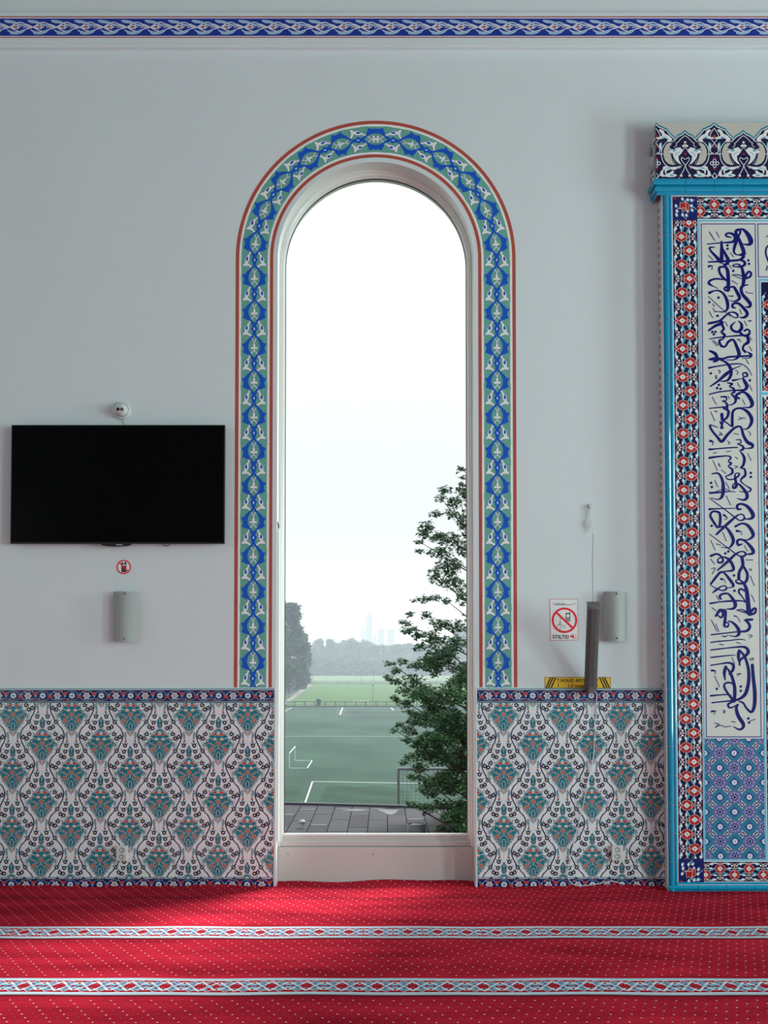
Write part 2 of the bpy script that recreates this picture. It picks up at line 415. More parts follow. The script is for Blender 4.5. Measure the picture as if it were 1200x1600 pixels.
# ------------------------------------------------------------ moulding with the painted blue frieze
M_cblue = mat('frieze_blue_paint', rgb(14, 38, 116, 0.52), 0.6, noise=(30, 0.1)); M_cwhite = mat('frieze_white_paint', rgb(168, 168, 176, 0.52), 0.65)
M_cred = mat('frieze_red_paint', rgb(128, 38, 34, 0.52), 0.6); M_cpale = mat('frieze_pale_blue_paint', rgb(120, 150, 170, 0.52), 0.6)
cy = -0.05
ZM0 = P(600, 73, cy).z
mb = MB().box((LW_X, cy, ZM0), (RW_X, 0.0, P(600, 18, cy).z), M_wall, 0.008)
mb.box((LW_X, cy+0.02, P(600, 18, cy).z), (RW_X, 0, CEIL), M_wall)
trim = tag(mb.build('trim_1'), kind='structure')
uc = P(1, 44, cy).x-P(0, 44, cy).x
A = Art(); z_ = lambda py: P(600, py, cy).z
Z = z_(42.3); Xa, Xb = -4.6, 5.2
A.rect(M_cwhite, 0, Xa, Z-17*uc, Xb, Z+17*uc)
A.rect(M_cblue, 1, Xa, Z-14*uc, Xb, Z+13.5*uc)
A.rect(M_cred, 1, Xa, Z+15.5*uc, Xb, Z+17*uc); A.rect(M_cred, 1, Xa, Z-17*uc, Xb, Z-15.6*uc)
Mo = Art()
Mo.stroke(M_cwhite, 2, [(-75, -18, 6), (-40, -2, 6), (0, 20, 7), (40, 30, 7), (71, 12, 6), (100, -4, 6)])
Mo.stroke(M_cwhite, 2, [(-75, 12, 6), (-40, 4, 6), (-4, -18, 7), (30, -30, 7), (71, -14, 6), (100, 2, 6)])
Mo.stroke(M_cwhite, 2, [(-95, 4, 5), (-60, -4, 5), (-40, 0, 5)]); 
Mo.shape(M_cpale, 2, [(-68, -42), (-34, -41), (-4, -34), (24, -20), (60, -12), (84, -9), (40, -8), (6, -20), (-24, -26), (-48, -28)], M_cwhite, 4, True)
Mo.shape(M_cpale, 2, [(62, 16), (44, 36), (10, 45), (-26, 43), (-32, 32), (-50, 18), (-24, 28), (2, 32), (30, 26)], M_cwhite, 4, True)
Mo.shape(M_cwhite, 4, [(-34, 0), (-20, -8), (-6, -16), (4, -10), (22, -14), (22, -4), (40, 0), (22, 6), (20, 14), (4, 10), (-8, 16), (-20, 8)])
Mo.disc(M_cred, 5, 2, 0, 15, 5)
x = P(22.5, 42, cy).x-36.5*uc*12
while x < Xb:
    A.put(Mo, lambda a, b: (x+a/4*uc, Z-b/4*uc), clip=(Xa, Z-13.5*uc, Xb, Z+13*uc)); x += 36.6*uc
A.build('painted_frieze', lambda a, b, d: (a, cy-0.0006-d, b), trim)

# ------------------------------------------------------------ tile dado
T_white = mat('tile_white', rgb(182, 185, 187, 0.56), 0.12, 0.5); T_teal = mat('tile_teal', rgb(20, 102, 114, 0.56), 0.12, 0.5)
T_navy = mat('tile_navy', rgb(18, 22, 52, 0.56), 0.12, 0.5); T_blue = mat('tile_cobalt', rgb(14, 26, 78, 0.56), 0.12, 0.5)
T_red = mat('tile_red', rgb(158, 56, 44, 0.56), 0.12, 0.5); T_taupe = mat('tile_taupe', rgb(146, 134, 130, 0.54), 0.12, 0.5)
T_yel = mat('tile_cream', rgb(205, 190, 140, 0.54), 0.12, 0.5); T_cyan = mat('tile_light_blue', rgb(90, 165, 190, 0.54), 0.12, 0.5)
T_grout = mat('grout', rgb(150, 150, 150, 0.54), 0.8); T_orn = mat('tile_orange', rgb(196, 130, 80, 0.54), 0.12, 0.5)
T_brick = mat('tile_brown_red', rgb(140, 72, 58, 0.54), 0.12, 0.5)
def dado_motif():                                      # units: 10 per px, y down, origin at the medallion's top
    A = Art()
    right = [(0, 0), (26, 22), (52, 50), (84, 84), (100, 106), (128, 112), (148, 136), (128, 146), (104, 150), (92, 166), (110, 182), (124, 164), (150, 168), (182, 196), (206, 230), (232, 247), (200, 272), (176, 300), (168, 330), (156, 352), (146, 384), (120, 402), (110, 428), (84, 444), (76, 470), (56, 486), (58, 506), (28, 500), (0, 514)]
    full = right+[(-a, b) for a, b in right[-2:0:-1]]
    A.stroke(T_navy, 3, full, 15, curve=False, caps=False, closed=True)
    A.poly(T_white, 4, full)
    sc = lambda f: [(a*f, 255+(b-255)*f) for a, b in full]
    A.poly(T_teal, 5, sc(0.965))
    H_ = Art()                                         # right half of the filling
    H_.ell(T_taupe, 6, 52, 106, 36, 27, 0.2); H_.ell(T_red, 7, 52, 106, 30, 21, 0.2); H_.disc(T_brick, 8, 48, 108, 8)
    H_.disc(T_white, 6, 54, 180, 27, 24, 12); H_.disc(T_orn, 7, 56, 186, 15, 15); H_.disc(T_navy, 8, 50, 200, 8, 5)
    H_.star(T_taupe, 6, 105, 338, 42, 34, 8); H_.star(T_brick, 7, 105, 338, 35, 26, 8); H_.ring(T_taupe, 8, 105, 338, 15, 10, 10)
    H_.stroke(T_taupe, 6, [(40, 300, 6), (70, 272, 14), (104, 262, 22), (150, 238, 8)]); H_.stroke(T_red, 7, [(70, 272, 3), (104, 262, 9), (135, 248, 3)])
    H_.stroke(T_taupe, 6, [(140, 190, 5), (170, 215, 10), (150, 240, 6), (190, 262, 5)]); H_.stroke(T_navy, 7, [(112, 150, 5), (96, 130, 6), (110, 120, 5)])
    H_.stroke(T_taupe, 6, [(20, 320, 6), (48, 350, 10), (60, 400, 8), (34, 440, 6)]); H_.stroke(T_taupe, 6, [(70, 430, 6), (90, 400, 9), (130, 384, 6)])
    H_.stroke(T_white, 7, [(0, 372, 4), (22, 398, 6), (26, 440, 5), (10, 470, 4)]); H_.stroke(T_navy, 7, [(34, 380, 4), (46, 420, 5), (30, 476, 4)])
    H_.stroke(T_taupe, 6, [(8, 480, 5), (40, 462, 6), (50, 485, 4)]); H_.ell(T_taupe, 6, 72, 300, 14, 9, -0.6); H_.ell(T_red, 7, 72, 300, 7, 4, -0.6)
    H_.ell(T_navy, 6, 88, 214, 9, 6, 0.4); H_.ell(T_navy, 6, 128, 214, 7, 5, 0.4); H_.ell(T_taupe, 6, 112, 236, 10, 6, 0.3)
    # leaves, bud and flowers outside the medallion
    H_.poly(T_teal, 3, [(66, 524), (84, 516), (96, 536), (106, 552), (98, 566), (104, 590), (92, 596), (88, 622), (70, 640), (62, 626), (60, 604), (66, 590), (58, 574), (70, 556)])
    H_.stroke(T_white, 4, [(84, 532, 3), (84, 580, 7), (72, 626, 3)])
    H_.disc(T_red, 3, 70, 652, 17, 14, 8); H_.star(T_teal, 3, 78, 676, 26, 10, 3, PI/2)
    fl = [(82, 727), (97, 822), (112, 908), (165, 888), (212, 812), (200, 1000), (163, 595), (219, 617)]
    for x, y in fl:
        H_.star(T_navy, 4, x, y, 41, 27, 8, 0.2); H_.disc(T_taupe, 5, x, y, 14, n=8); H_.disc(T_yel, 6, x, y, 10, n=6)
    for x, y, a in ((48, 700, -2.2), (116, 700, -0.9), (60, 800, -2.3), (134, 796, -0.9), (150, 935, 0.6), (172, 850, -1.9), (252, 790, -0.6), (182, 780, -2.4), (236, 990, 0.1), (200, 960, -1.6), (150, 560, -1.2), (222, 570, -1.4), (186, 640, 0.9), (258, 628, 0.5), (245, 838, 0.6), (140, 990, 2.2)):
        H_.ell(T_teal, 3, x, y, 22, 8, a, 6)
    H_.stroke(T_navy, 2, [(216, 650, 5), (226, 700, 5), (212, 770, 5)]); H_.stroke(T_navy, 2, [(170, 620, 4), (200, 680, 5), (205, 740, 4)])
    H_.poly(T_teal, 3, [(228, 690), (252, 700), (262, 730), (248, 760), (232, 782), (222, 770), (236, 740), (222, 720)]); H_.stroke(T_white, 4, [(244, 708, 3), (246, 735, 7), (234, 770, 3)])
    H_.stroke(T_navy, 2, [(212, 812-900, 11), (262, -30, 15), (300, 6, 17), (332, 64, 18), (341, 120, 20), (332, 190, 18), (306, 250, 18), (286, 288, 18), (248, 360, 11)])
    for x, y in ((300, 6), (341, 120), (287, 285)): H_.disc(T_navy, 2, x, y, 12, n=6)
    # pine cone over the medallion (right half)
    H_.stroke(T_navy, 2, [(0, 908, 4), (60, 938, 5), (120, 1000, 4)])
    H_.mirror(); A.p += H_.p
    A.star(T_taupe, 6, 0, 245, 44, 36, 8, 0.4); A.star(T_brick, 7, 0, 245, 38, 29, 8, 0.4); A.ring(T_taupe, 8, 0, 245, 18, 12, 10); A.disc(T_red, 8, 0, 245, 6)
    A.star(T_white, 6, 0, 78, 34, 16, 5, -PI/2); A.disc(T_white, 6, 0, 108, 15, 8); A.disc(T_brick, 7, 0, 178, 9); A.disc(T_teal, 7, 0, 84, 10, 7)
    A.stroke(T_navy, 7, [(0, 330, 5), (0, 480, 5)]); A.ell(T_taupe, 6, 0, 310, 10, 26, 0)
    fan = [(-56, 528), (-44, 512), (-22, 520), (0, 508), (22, 520), (44, 512), (56, 528), (34, 556), (14, 566), (0, 592), (-14, 566), (-34, 556)]
    A.stroke(T_navy, 3, fan, 6, curve=False, closed=True); A.poly(T_taupe, 4, fan); A.disc(T_white, 5, 0, 530, 14, 8); A.disc(T_brick, 6, 0, 534, 8, 5); A.disc(T_teal, 5, -28, 532, 9, 6); A.disc(T_teal, 5, 28, 532, 9, 6)
    cone = [(0, 725), (18, 756), (36, 790), (42, 824), (34, 850), (40, 872), (24, 900), (0, 892), (-24, 900), (-40, 872), (-34, 850), (-42, 824), (-36, 790), (-18, 756)]
    A.stroke(T_navy, 3, cone, 6, curve=False, closed=True); A.poly(T_teal, 4, cone)
    A.ell(T_taupe, 5, 0, 800, 9, 30, 0); A.disc(T_red, 6, 0, 812, 8); A.disc(T_brick, 5, 0, 868, 22, 14); A.disc(T_taupe, 6, 0, 862, 7); A.ell(T_navy, 5, -22, 820, 4, 14, 0.3); A.ell(T_navy, 5, 22, 820, 4, 14, -0.3); A.ell(T_taupe, 5, -14, 770, 3, 12, 0.3); A.ell(T_taupe, 5, 14, 770, 3, 12, -0.3)
    return A
DMOT = dado_motif()
def dado_border():                                     # units: 12 per px, y down, period 552, height 216
    A = Art(); W = T_white
    A.stroke(T_cyan, 3, [(-140, -20, 7), (-60, -78, 9), (30, -80, 8), (90, -50, 6), (150, 30, 7), (220, 78, 9), (330, 82, 8), (412, 40, 6)])
    A.stroke(T_taupe, 2, [(-140, 40, 6), (-80, 82, 8), (20, 84, 8), (100, 60, 6), (160, -40, 7), (230, -82, 8), (340, -80, 8), (412, -20, 6)])
    A.star(W, 4, 0, 0, 64, 44, 8, 0.39); A.star(T_teal, 5, 0, 0, 38, 16, 8); A.disc(T_cyan, 6, 0, 0, 9)
    A.poly(T_red, 4, [(92, -34), (118, -12), (150, -6), (176, 16), (170, 44), (140, 52), (110, 40), (96, 8)]); A.disc(T_cyan, 5, 152, -22, 20, 14, 8); A.disc(T_teal, 4, 110, -52, 16, 9, 8)
    A.star(W, 4, 276, 4, 76, 50, 6); A.ring(T_blue, 5, 276, 4, 40, 30, 12); A.disc(T_red, 6, 276, 4, 17)
    A.poly(T_red, 4, [(372, -24), (380, -56), (410, -68), (446, -60), (462, -30), (440, -12), (430, 16), (398, 10)]); A.disc(T_cyan, 5, 420, 8, 19, 16, 8); A.disc(T_teal, 5, 408, -8, 8)
    for x, y, m in ((190, 74, T_red), (66, -76, T_red), (484, -74, T_red), (-150, 80, T_red), (340, 74, T_red), (210, -62, T_orn), (360, -78, T_taupe), (80, 80, T_teal), (450, 80, T_red), (-60, -76, T_teal), (-70, 60, T_cyan), (350, 60, T_cyan)):
        A.disc(m, 4, x, y, 15, 12, 6)
    return A
DB = dado_border()
yd = -0.016                                            # dado tile face
tz = lambda py: P(600, py, yd).z
ud = P(1, 1200, yd).x-P(0, 1200, yd).x
def dado(idx, px0, px1, x_med, edge_px, label):
    xa, xb = px0, px1                                  # world x of both ends
    zt, zb = tz(1075.6), 0.0
    t = tag(MB().box((xa, yd, zb), (xb, -0.0, zt), T_white, 0.0015).build('trim_%d' % idx), kind='structure')
    t['label'] = label
    A = Art()
    zf0, zf1 = tz(1373.4), tz(1098.4)
    # field
    A.rect(T_white, 0, xa, zf0, xb, zf1)
    tw = 45.9*ud; th = (zf1-zf0)/6.1
    xm = P(x_med, 1200, yd).x; z1 = tz(1091.9); k = tw/460; kz = 45.15*ud/450
    xx = xm-40*tw
    while xx < xb:
        if xx > xa: A.rect(T_grout, 1, xx-0.0007, zf0, xx+0.0007, zf1)
        xx += tw
    zz = tz(1098)-tw*0.99
    while zz > zf0: A.rect(T_grout, 1, xa, zz-0.0007, xb, zz+0.0007); zz -= 45.15*ud
    for i in range(-45, 46):
        for j in range(-3, 9):
            if (i+j) % 2: continue
            ox, oz = xm+i*tw, z1-j*450*kz
            if ox < xa-tw*1.2 or ox > xb+tw*1.2: continue
            A.put(DMOT, lambda a, b: (ox+a*k, oz-b*kz), clip=(xa, zf0, xb, zf1))
    A.build('patterned_tiles', lambda a, b, d: (a, yd-0.0004-d, b), t, step=0.00012)
    # borders
    B = Art()
    for ztop, zbot in ((tz(1075.6), tz(1098.4)), (tz(1370.6), 0.004)):
        h = ztop-tz(1075.6)
        zz = lambda py: tz(py)+h
        lo = max(zbot, 0.004)
        cl = lambda m, L, a, b: B.rect(m, L, xa, max(zz(b), lo), xb, zz(a)) if zz(a) > lo else None
        cl(T_teal, 0, 1075.6, 1076.8); cl(T_white, 0, 1076.8, 1078); cl(T_blue, 0, 1078, 1095.8); cl(T_navy, 1, 1078, 1078.8); cl(T_navy, 1, 1095, 1095.8)
        cl(T_taupe, 0, 1095.8, 1096.6); cl(T_teal, 0, 1096.6, 1098.1); cl(T_navy, 0, 1098.1, 1098.5)
        xx = xm-24*tw; kk = tw/552
        while xx < xb+tw:
            B.put(DB, lambda a, b: (xx+a*kk, zz(1086.9)-b*kk), clip=(xa, max(zz(1095), lo), xb, zz(1078.8))); xx += tw
    B.build('border_tiles', lambda a, b, d: (a, yd-0.0006-d, b), t)
    # white edge strip beside the window
    ex = xb if edge_px == 'r' else xa
    MB().box((ex-(0.012 if edge_px == 'r' else 0.0), yd-0.004, 0), (ex+(0.0 if edge_px == 'r' else 0.012), 0, zt+0.004), mat('edge_strip', (0.70, 0.76, 0.80, 1), 0.3, 0.5), 0.001).build('edge_strip', t)
    return t
dado(2, LW_X+0.01, XC-RO-0.001, 19.7, 'r', 'patterned tile dado under the television, left of the window')
dado(3, XC+RO+0.001, P(1042.5, 1385, 0).x-0.004, 787.0, 'l', 'patterned tile dado between the window and the tiled niche')

# ------------------------------------------------------------ carpet
M_carpet = mat('red_carpet', (0.455, 0.018, 0.037, 1), 0.95, 0.0, noise=(2.2, 0.34, (0.55, 2.0, 1)), bump=(260, 0.5, 0.004))
M_seam = mat('carpet_seam', (0.09, 0.006, 0.01, 1), 1.0); M_dot = mat('carpet_dot', (0.80, 0.74, 0.74, 1), 1.0)
M_dot2 = mat('carpet_blue_dot', (0.20, 0.10, 0.22, 1), 1.0)
M_cw = mat('carpet_white', (0.78, 0.80, 0.84, 1), 0.95, 0.05); M_cb = mat('carpet_light_blue', (0.16, 0.44, 0.62, 1), 0.95, 0.05)
M_cl = mat('carpet_pale_edge', (0.46, 0.62, 0.72, 1), 0.95, 0.05)
def ch(x, y):                                          # height of the carpet, which ruckles up against the wall
    e_ = y if y < 0.02 else 0.0
    edge = max(0.0, 1+(y-(0.13 if abs(x-XC) < RO else 0.0))/0.16)
    r = 0.0025*math.sin(x*7.3+y*2)*math.sin(x*2.1+1.3+y*3.1)
    wv = 0.005+0.006*math.sin(x*4.4+0.8)+0.004*math.sin(x*11.3+2.0)
    return r+min(1.0, edge)**2*(wv+0.010) if edge > 0 else r
cp = tag(empty('carpet', (0.8, -8, 0)), 'wall-to-wall red prayer carpet with white dots and light blue patterned row stripes', 'carpet'); cp['_w'] = (0.8, -8, 0)
vs = []; fs = []
xs = [LW_X+0.01, -4.2]+[-4.0+0.035*i for i in range(260)]+[5.4, 6.5, RW_X-0.01]
ys = [BW_Y+0.01, -12, -9, -6.5, -5.0]+[-4.5+0.06*i for i in range(64)]+[-0.60+0.03*i for i in range(21)]
for y in ys:
    for x in xs: vs.append((x, y, ch(x, y)))
nx = len(xs); fs = [(j*nx+i, j*nx+i+1, (j+1)*nx+i+1, (j+1)*nx+i) for j in range(len(ys)-1) for i in range(nx-1)]
# tongue of carpet into the window recess
b0 = len(vs); xr = [XC-RO+0.002+(2*RO-0.004)*i/40 for i in range(41)]; yr = [-0.02+0.17*j/6 for j in range(7)]
for y in yr:
    for x in xr: vs.append((x, y, ch(x, y)+0.001))
fs += [(b0+j*41+i, b0+j*41+i+1, b0+(j+1)*41+i+1, b0+(j+1)*41+i) for j in range(6) for i in range(40)]
o = finish('red_pile', vs, fs, M_carpet, None, cp, smooth=True)
A = Art()
# dots on a slanting lattice, left out under the stripes
S1 = (G(600, 1448).y, G(600, 1466).y); S2 = (G(600, 1529).y, G(600, 1550.5).y); rowp = S1[0]-S2[0]
stripes = [(S1[0]-i*rowp, S1[1]-i*rowp*1.0) for i in range(0, 5)]
r_ = 0; y = 0.12
while y > -5.2:
    if not any(a+0.03 > y > b-0.04 for a, b in stripes):
        x = -4.0+(r_*0.030) % 0.092
        while x < 5.2:
            if y < -0.01 or abs(x-XC) < RO-0.02:
                A.poly(M_dot, 0, [(x-0.0056, y), (x, y-0.0058), (x+0.0056, y), (x, y+0.0058)])
                A.poly(M_dot2, 0, [(x+0.040, y+0.012), (x+0.045, y+0.007), (x+0.050, y+0.012), (x+0.045, y+0.017)])
            x += 0.092
    y -= 0.0555; r_ += 1
A.build('white_dots', lambda a, b, d: (a, b, ch(a, b)+0.0012+d), cp)
for ys_ in [(-0.385, -0.393)]+[(b-0.012, b-0.026) for a, b in stripes]:
    vs = []; n = 260
    for i in range(n+1):
        x = -4.4+9.8*i/n
        for y in ys_: vs.append((x, y, ch(x, y)+0.0014))
    finish('seam', vs, [(2*i, 2*i+1, 2*i+3, 2*i+2) for i in range(n)], M_seam, None, cp)
St = Art()                                             # unit 0.168 wide; v from 0 (near) to 1 (far)
p_ = 0.168
def stripe_motif(h):
    S = Art()
    for ph in (0, p_/2):
        S.stroke(M_cw, 3, [(ph-p_/2, 0.22*h, 0.011), (ph-p_/4, 0.50*h, 0.012), (ph, 0.78*h, 0.011)], curve=False)
        S.stroke(M_cw, 3, [(ph-p_/2, 0.78*h, 0.011), (ph-p_/4, 0.50*h, 0.012), (ph, 0.22*h, 0.011)], curve=False)
    for sg in (1, -1):
        S.stroke(M_cb, 2, [(-p_/2, (0.5+sg*0.04)*h, 0.020), (-p_/4, (0.5+sg*0.20)*h, 0.026), (0, (0.5+sg*0.24)*h, 0.016)], curve=False, caps=False)
        S.stroke(M_cb, 2, [(p_/2, (0.5+sg*0.04)*h, 0.020), (p_/4, (0.5+sg*0.20)*h, 0.026), (0, (0.5+sg*0.24)*h, 0.016)], curve=False, caps=False)
        S.stroke(M_cw, 3, [(-p_/2, (0.5+sg*0.10)*h, 0.006), (-p_/4, (0.5+sg*0.33)*h, 0.007), (0, (0.5+sg*0.10)*h, 0.006)], curve=False)
        S.stroke(M_cw, 3, [(p_/2, (0.5+sg*0.10)*h, 0.006), (p_/4, (0.5+sg*0.33)*h, 0.007), (0, (0.5+sg*0.10)*h, 0.006)], curve=False)
        S.ell(M_stred, 4, p_/2, (0.5+sg*0.29)*h, 0.030, 0.013, 0, 8)
    for e_ in (-1, 1): S.ell(M_cb, 4, e_*p_/4, 0.5*h, 0.017, 0.026, 0, 8); S.ell(M_cw, 5, e_*p_/4, 0.5*h, 0.007, 0.012, 0, 6)
    S.poly(M_stred, 4, [(-0.030, 0.5*h), (-0.010, 0.64*h), (0.022, 0.60*h), (0.030, 0.5*h), (0.010, 0.36*h), (-0.022, 0.40*h)])
    return S
M_stred = mat('carpet_stripe_red', (0.42, 0.012, 0.03, 1), 0.95, 0.05)
for a, b in stripes:
    h = a-b; A = Art(); n = 70; S = stripe_motif(h)
    for i in range(n):
        x0 = -4.4+9.8*i/n; x1 = x0+9.8/n
        for lo, hi, m, L in ((0.0, 0.11, M_cl, 0), (0.11, 0.15, M_cw, 0), (0.15, 0.85, M_stred, 0), (0.85, 0.89, M_cw, 0), (0.89, 1.0, M_cl, 0)):
            A.rect(m, L, x0, b+lo*h, x1, b+hi*h)
    x = -4.4+p_
    while x < 5.3: A.put(S, lambda u, v: (x+u, b+v), clip=(-4.4, b+0.15*h, 5.4, b+0.85*h)); x += p_
    A.build('row_stripe', lambda u, v, d: (u, v, ch(u, v)+0.0016+d), cp, step=0.0003)
# ------------------------------------------------------------ tiled niche surround (only its left side is in the photo)
N_t = mat('glaze_turquoise', rgb(0, 116, 148, 0.54), 0.08, 0.7); N_t2 = mat('glaze_turquoise_line', rgb(74, 150, 172, 0.52), 0.15, 0.5)
N_cream = mat('niche_tile_white', rgb(165, 166, 161, 0.53), 0.15, 0.45); N_line = mat('niche_line_blue', rgb(40, 46, 112, 0.5), 0.15, 0.45)
N_ink = mat('script_blue', rgb(8, 16, 82, 0.54), 0.15, 0.45); N_dark = mat('niche_dark_navy', rgb(16, 16, 50, 0.5), 0.15, 0.45)
N_red = mat('niche_red', rgb(140, 28, 18, 0.54), 0.15, 0.45); N_wh = mat('niche_ornament_white', rgb(178, 180, 180, 0.52), 0.15, 0.45)
N_lil = mat('niche_lilac', rgb(112, 110, 152, 0.52), 0.15, 0.45); N_tl = mat('niche_teal', rgb(24, 102, 120, 0.53), 0.15, 0.45)
N_cy = mat('niche_pale_blue', rgb(74, 138, 156, 0.53), 0.15, 0.45); N_mid = mat('niche_mid_blue', rgb(48, 58, 112, 0.52), 0.15, 0.45)
N_joint = mat('niche_joint', rgb(140, 142, 142, 0.5), 0.7); N_pale = mat('crest_tile_cream', rgb(152, 151, 144, 0.54), 0.18, 0.4)
YN = -0.145
nX = lambda px, py=1180, y=YN: P(px, py, y).x
nZ = lambda py, y=YN: P(1100, py, y).z
XL, XE = nX(1042.7), nX(1042.7)+2.1                   # left edge; the surround runs on past the picture
UN = P(1101, 1180, YN).x-P(1100, 1180, YN).x
Zc = nZ(306)                                          # underside of the cornice
ni = tag(empty('niche_surround', (XL+1.0, YN/2, 0)), 'tall turquoise-edged prayer niche surround covered in floral tiles and a column of blue Arabic script', 'prayer niche')
ni['_w'] = (XL+1.0, YN/2, 0)
mb = MB().box((XL+0.004, YN+0.004, 0), (XE, -0.001, Zc), mat('niche_side_tile', rgb(170, 172, 172, 0.5), 0.25, 0.4)); mb.build('body', ni)
# ragged patterned return tiles on the visible side face
A = Art(); n = 44
for i in range(n*2):
    z0 = 0.03+i*(Zc-0.05)/(n*2)
    A.poly(N_mid if i % 2 else T_brick, 1, [(-0.030, z0), (-0.002, z0+0.004), (-0.004, z0+0.030), (-0.020, z0+0.036), (-0.034, z0+0.022)])
    A.poly(N_cy, 1, [(-0.050, z0+0.01), (-0.040, z0+0.012), (-0.044, z0+0.028)])
A.rect(N_joint, 0, -0.062, 0, -0.060, Zc)
A.build('side_tiles', lambda a, b, d: (XL+0.004-0.0004-d, a, b), ni)
# moulded turquoise edge: left upright and bottom rail, profile of two rolls
def rolls(w_):                                         # (across 0..w_, forward)
    return [(0, 0.0), (0, 0.006), (0.06*w_, 0.006), (0.08*w_, 0.004), (0.12*w_, 0.010), (0.28*w_, 0.018), (0.45*w_, 0.019), (0.60*w_, 0.014), (0.66*w_, 0.000), (0.72*w_, 0.000), (0.78*w_, 0.010), (0.88*w_, 0.010), (0.94*w_, 0.004), (1.0*w_, 0.003), (1.0*w_, 0.0)]
wcol = 14.4*UN
mb = MB(); z = 0.0; th = 44.9*UN
while z < Zc-0.01:
    z1 = min(z+th-0.0012, Zc-0.002); pr = rolls(wcol)
    vs = [(XL+a, YN-f_, zz) for zz in (z+0.0012, z1) for a, f_ in pr]; k = len(pr)
    mb.add(vs, [(i, i+1, k+i+1, k+i) for i in range(k-1)], N_t); z += th
mb.add([(XL+wcol*0.02, YN-0.002, 0), (XL+wcol, YN-0.002, 0), (XL+wcol, YN-0.002, Zc), (XL+wcol*0.02, YN-0.002, Zc)], [(0, 1, 2, 3)], N_joint)
hb = nZ(1378)
x = XL
while x < XE:
    pr = rolls(hb); vs = [(xx, YN-f_, a) for xx in (x+0.0012, min(x+th-0.0012, XE)) for a, f_ in pr]; k = len(pr)
    mb.add(vs, [(i, k+i, k+i+1, i+1) for i in range(k-1)], N_t); x += th
mb.build('turquoise_edge', ni, smooth=False)
mb = MB().box((XL-0.006, YN-0.002, 0), (XL+0.002, YN+0.004, Zc), T_white); mb.build('edge_bead', ni)

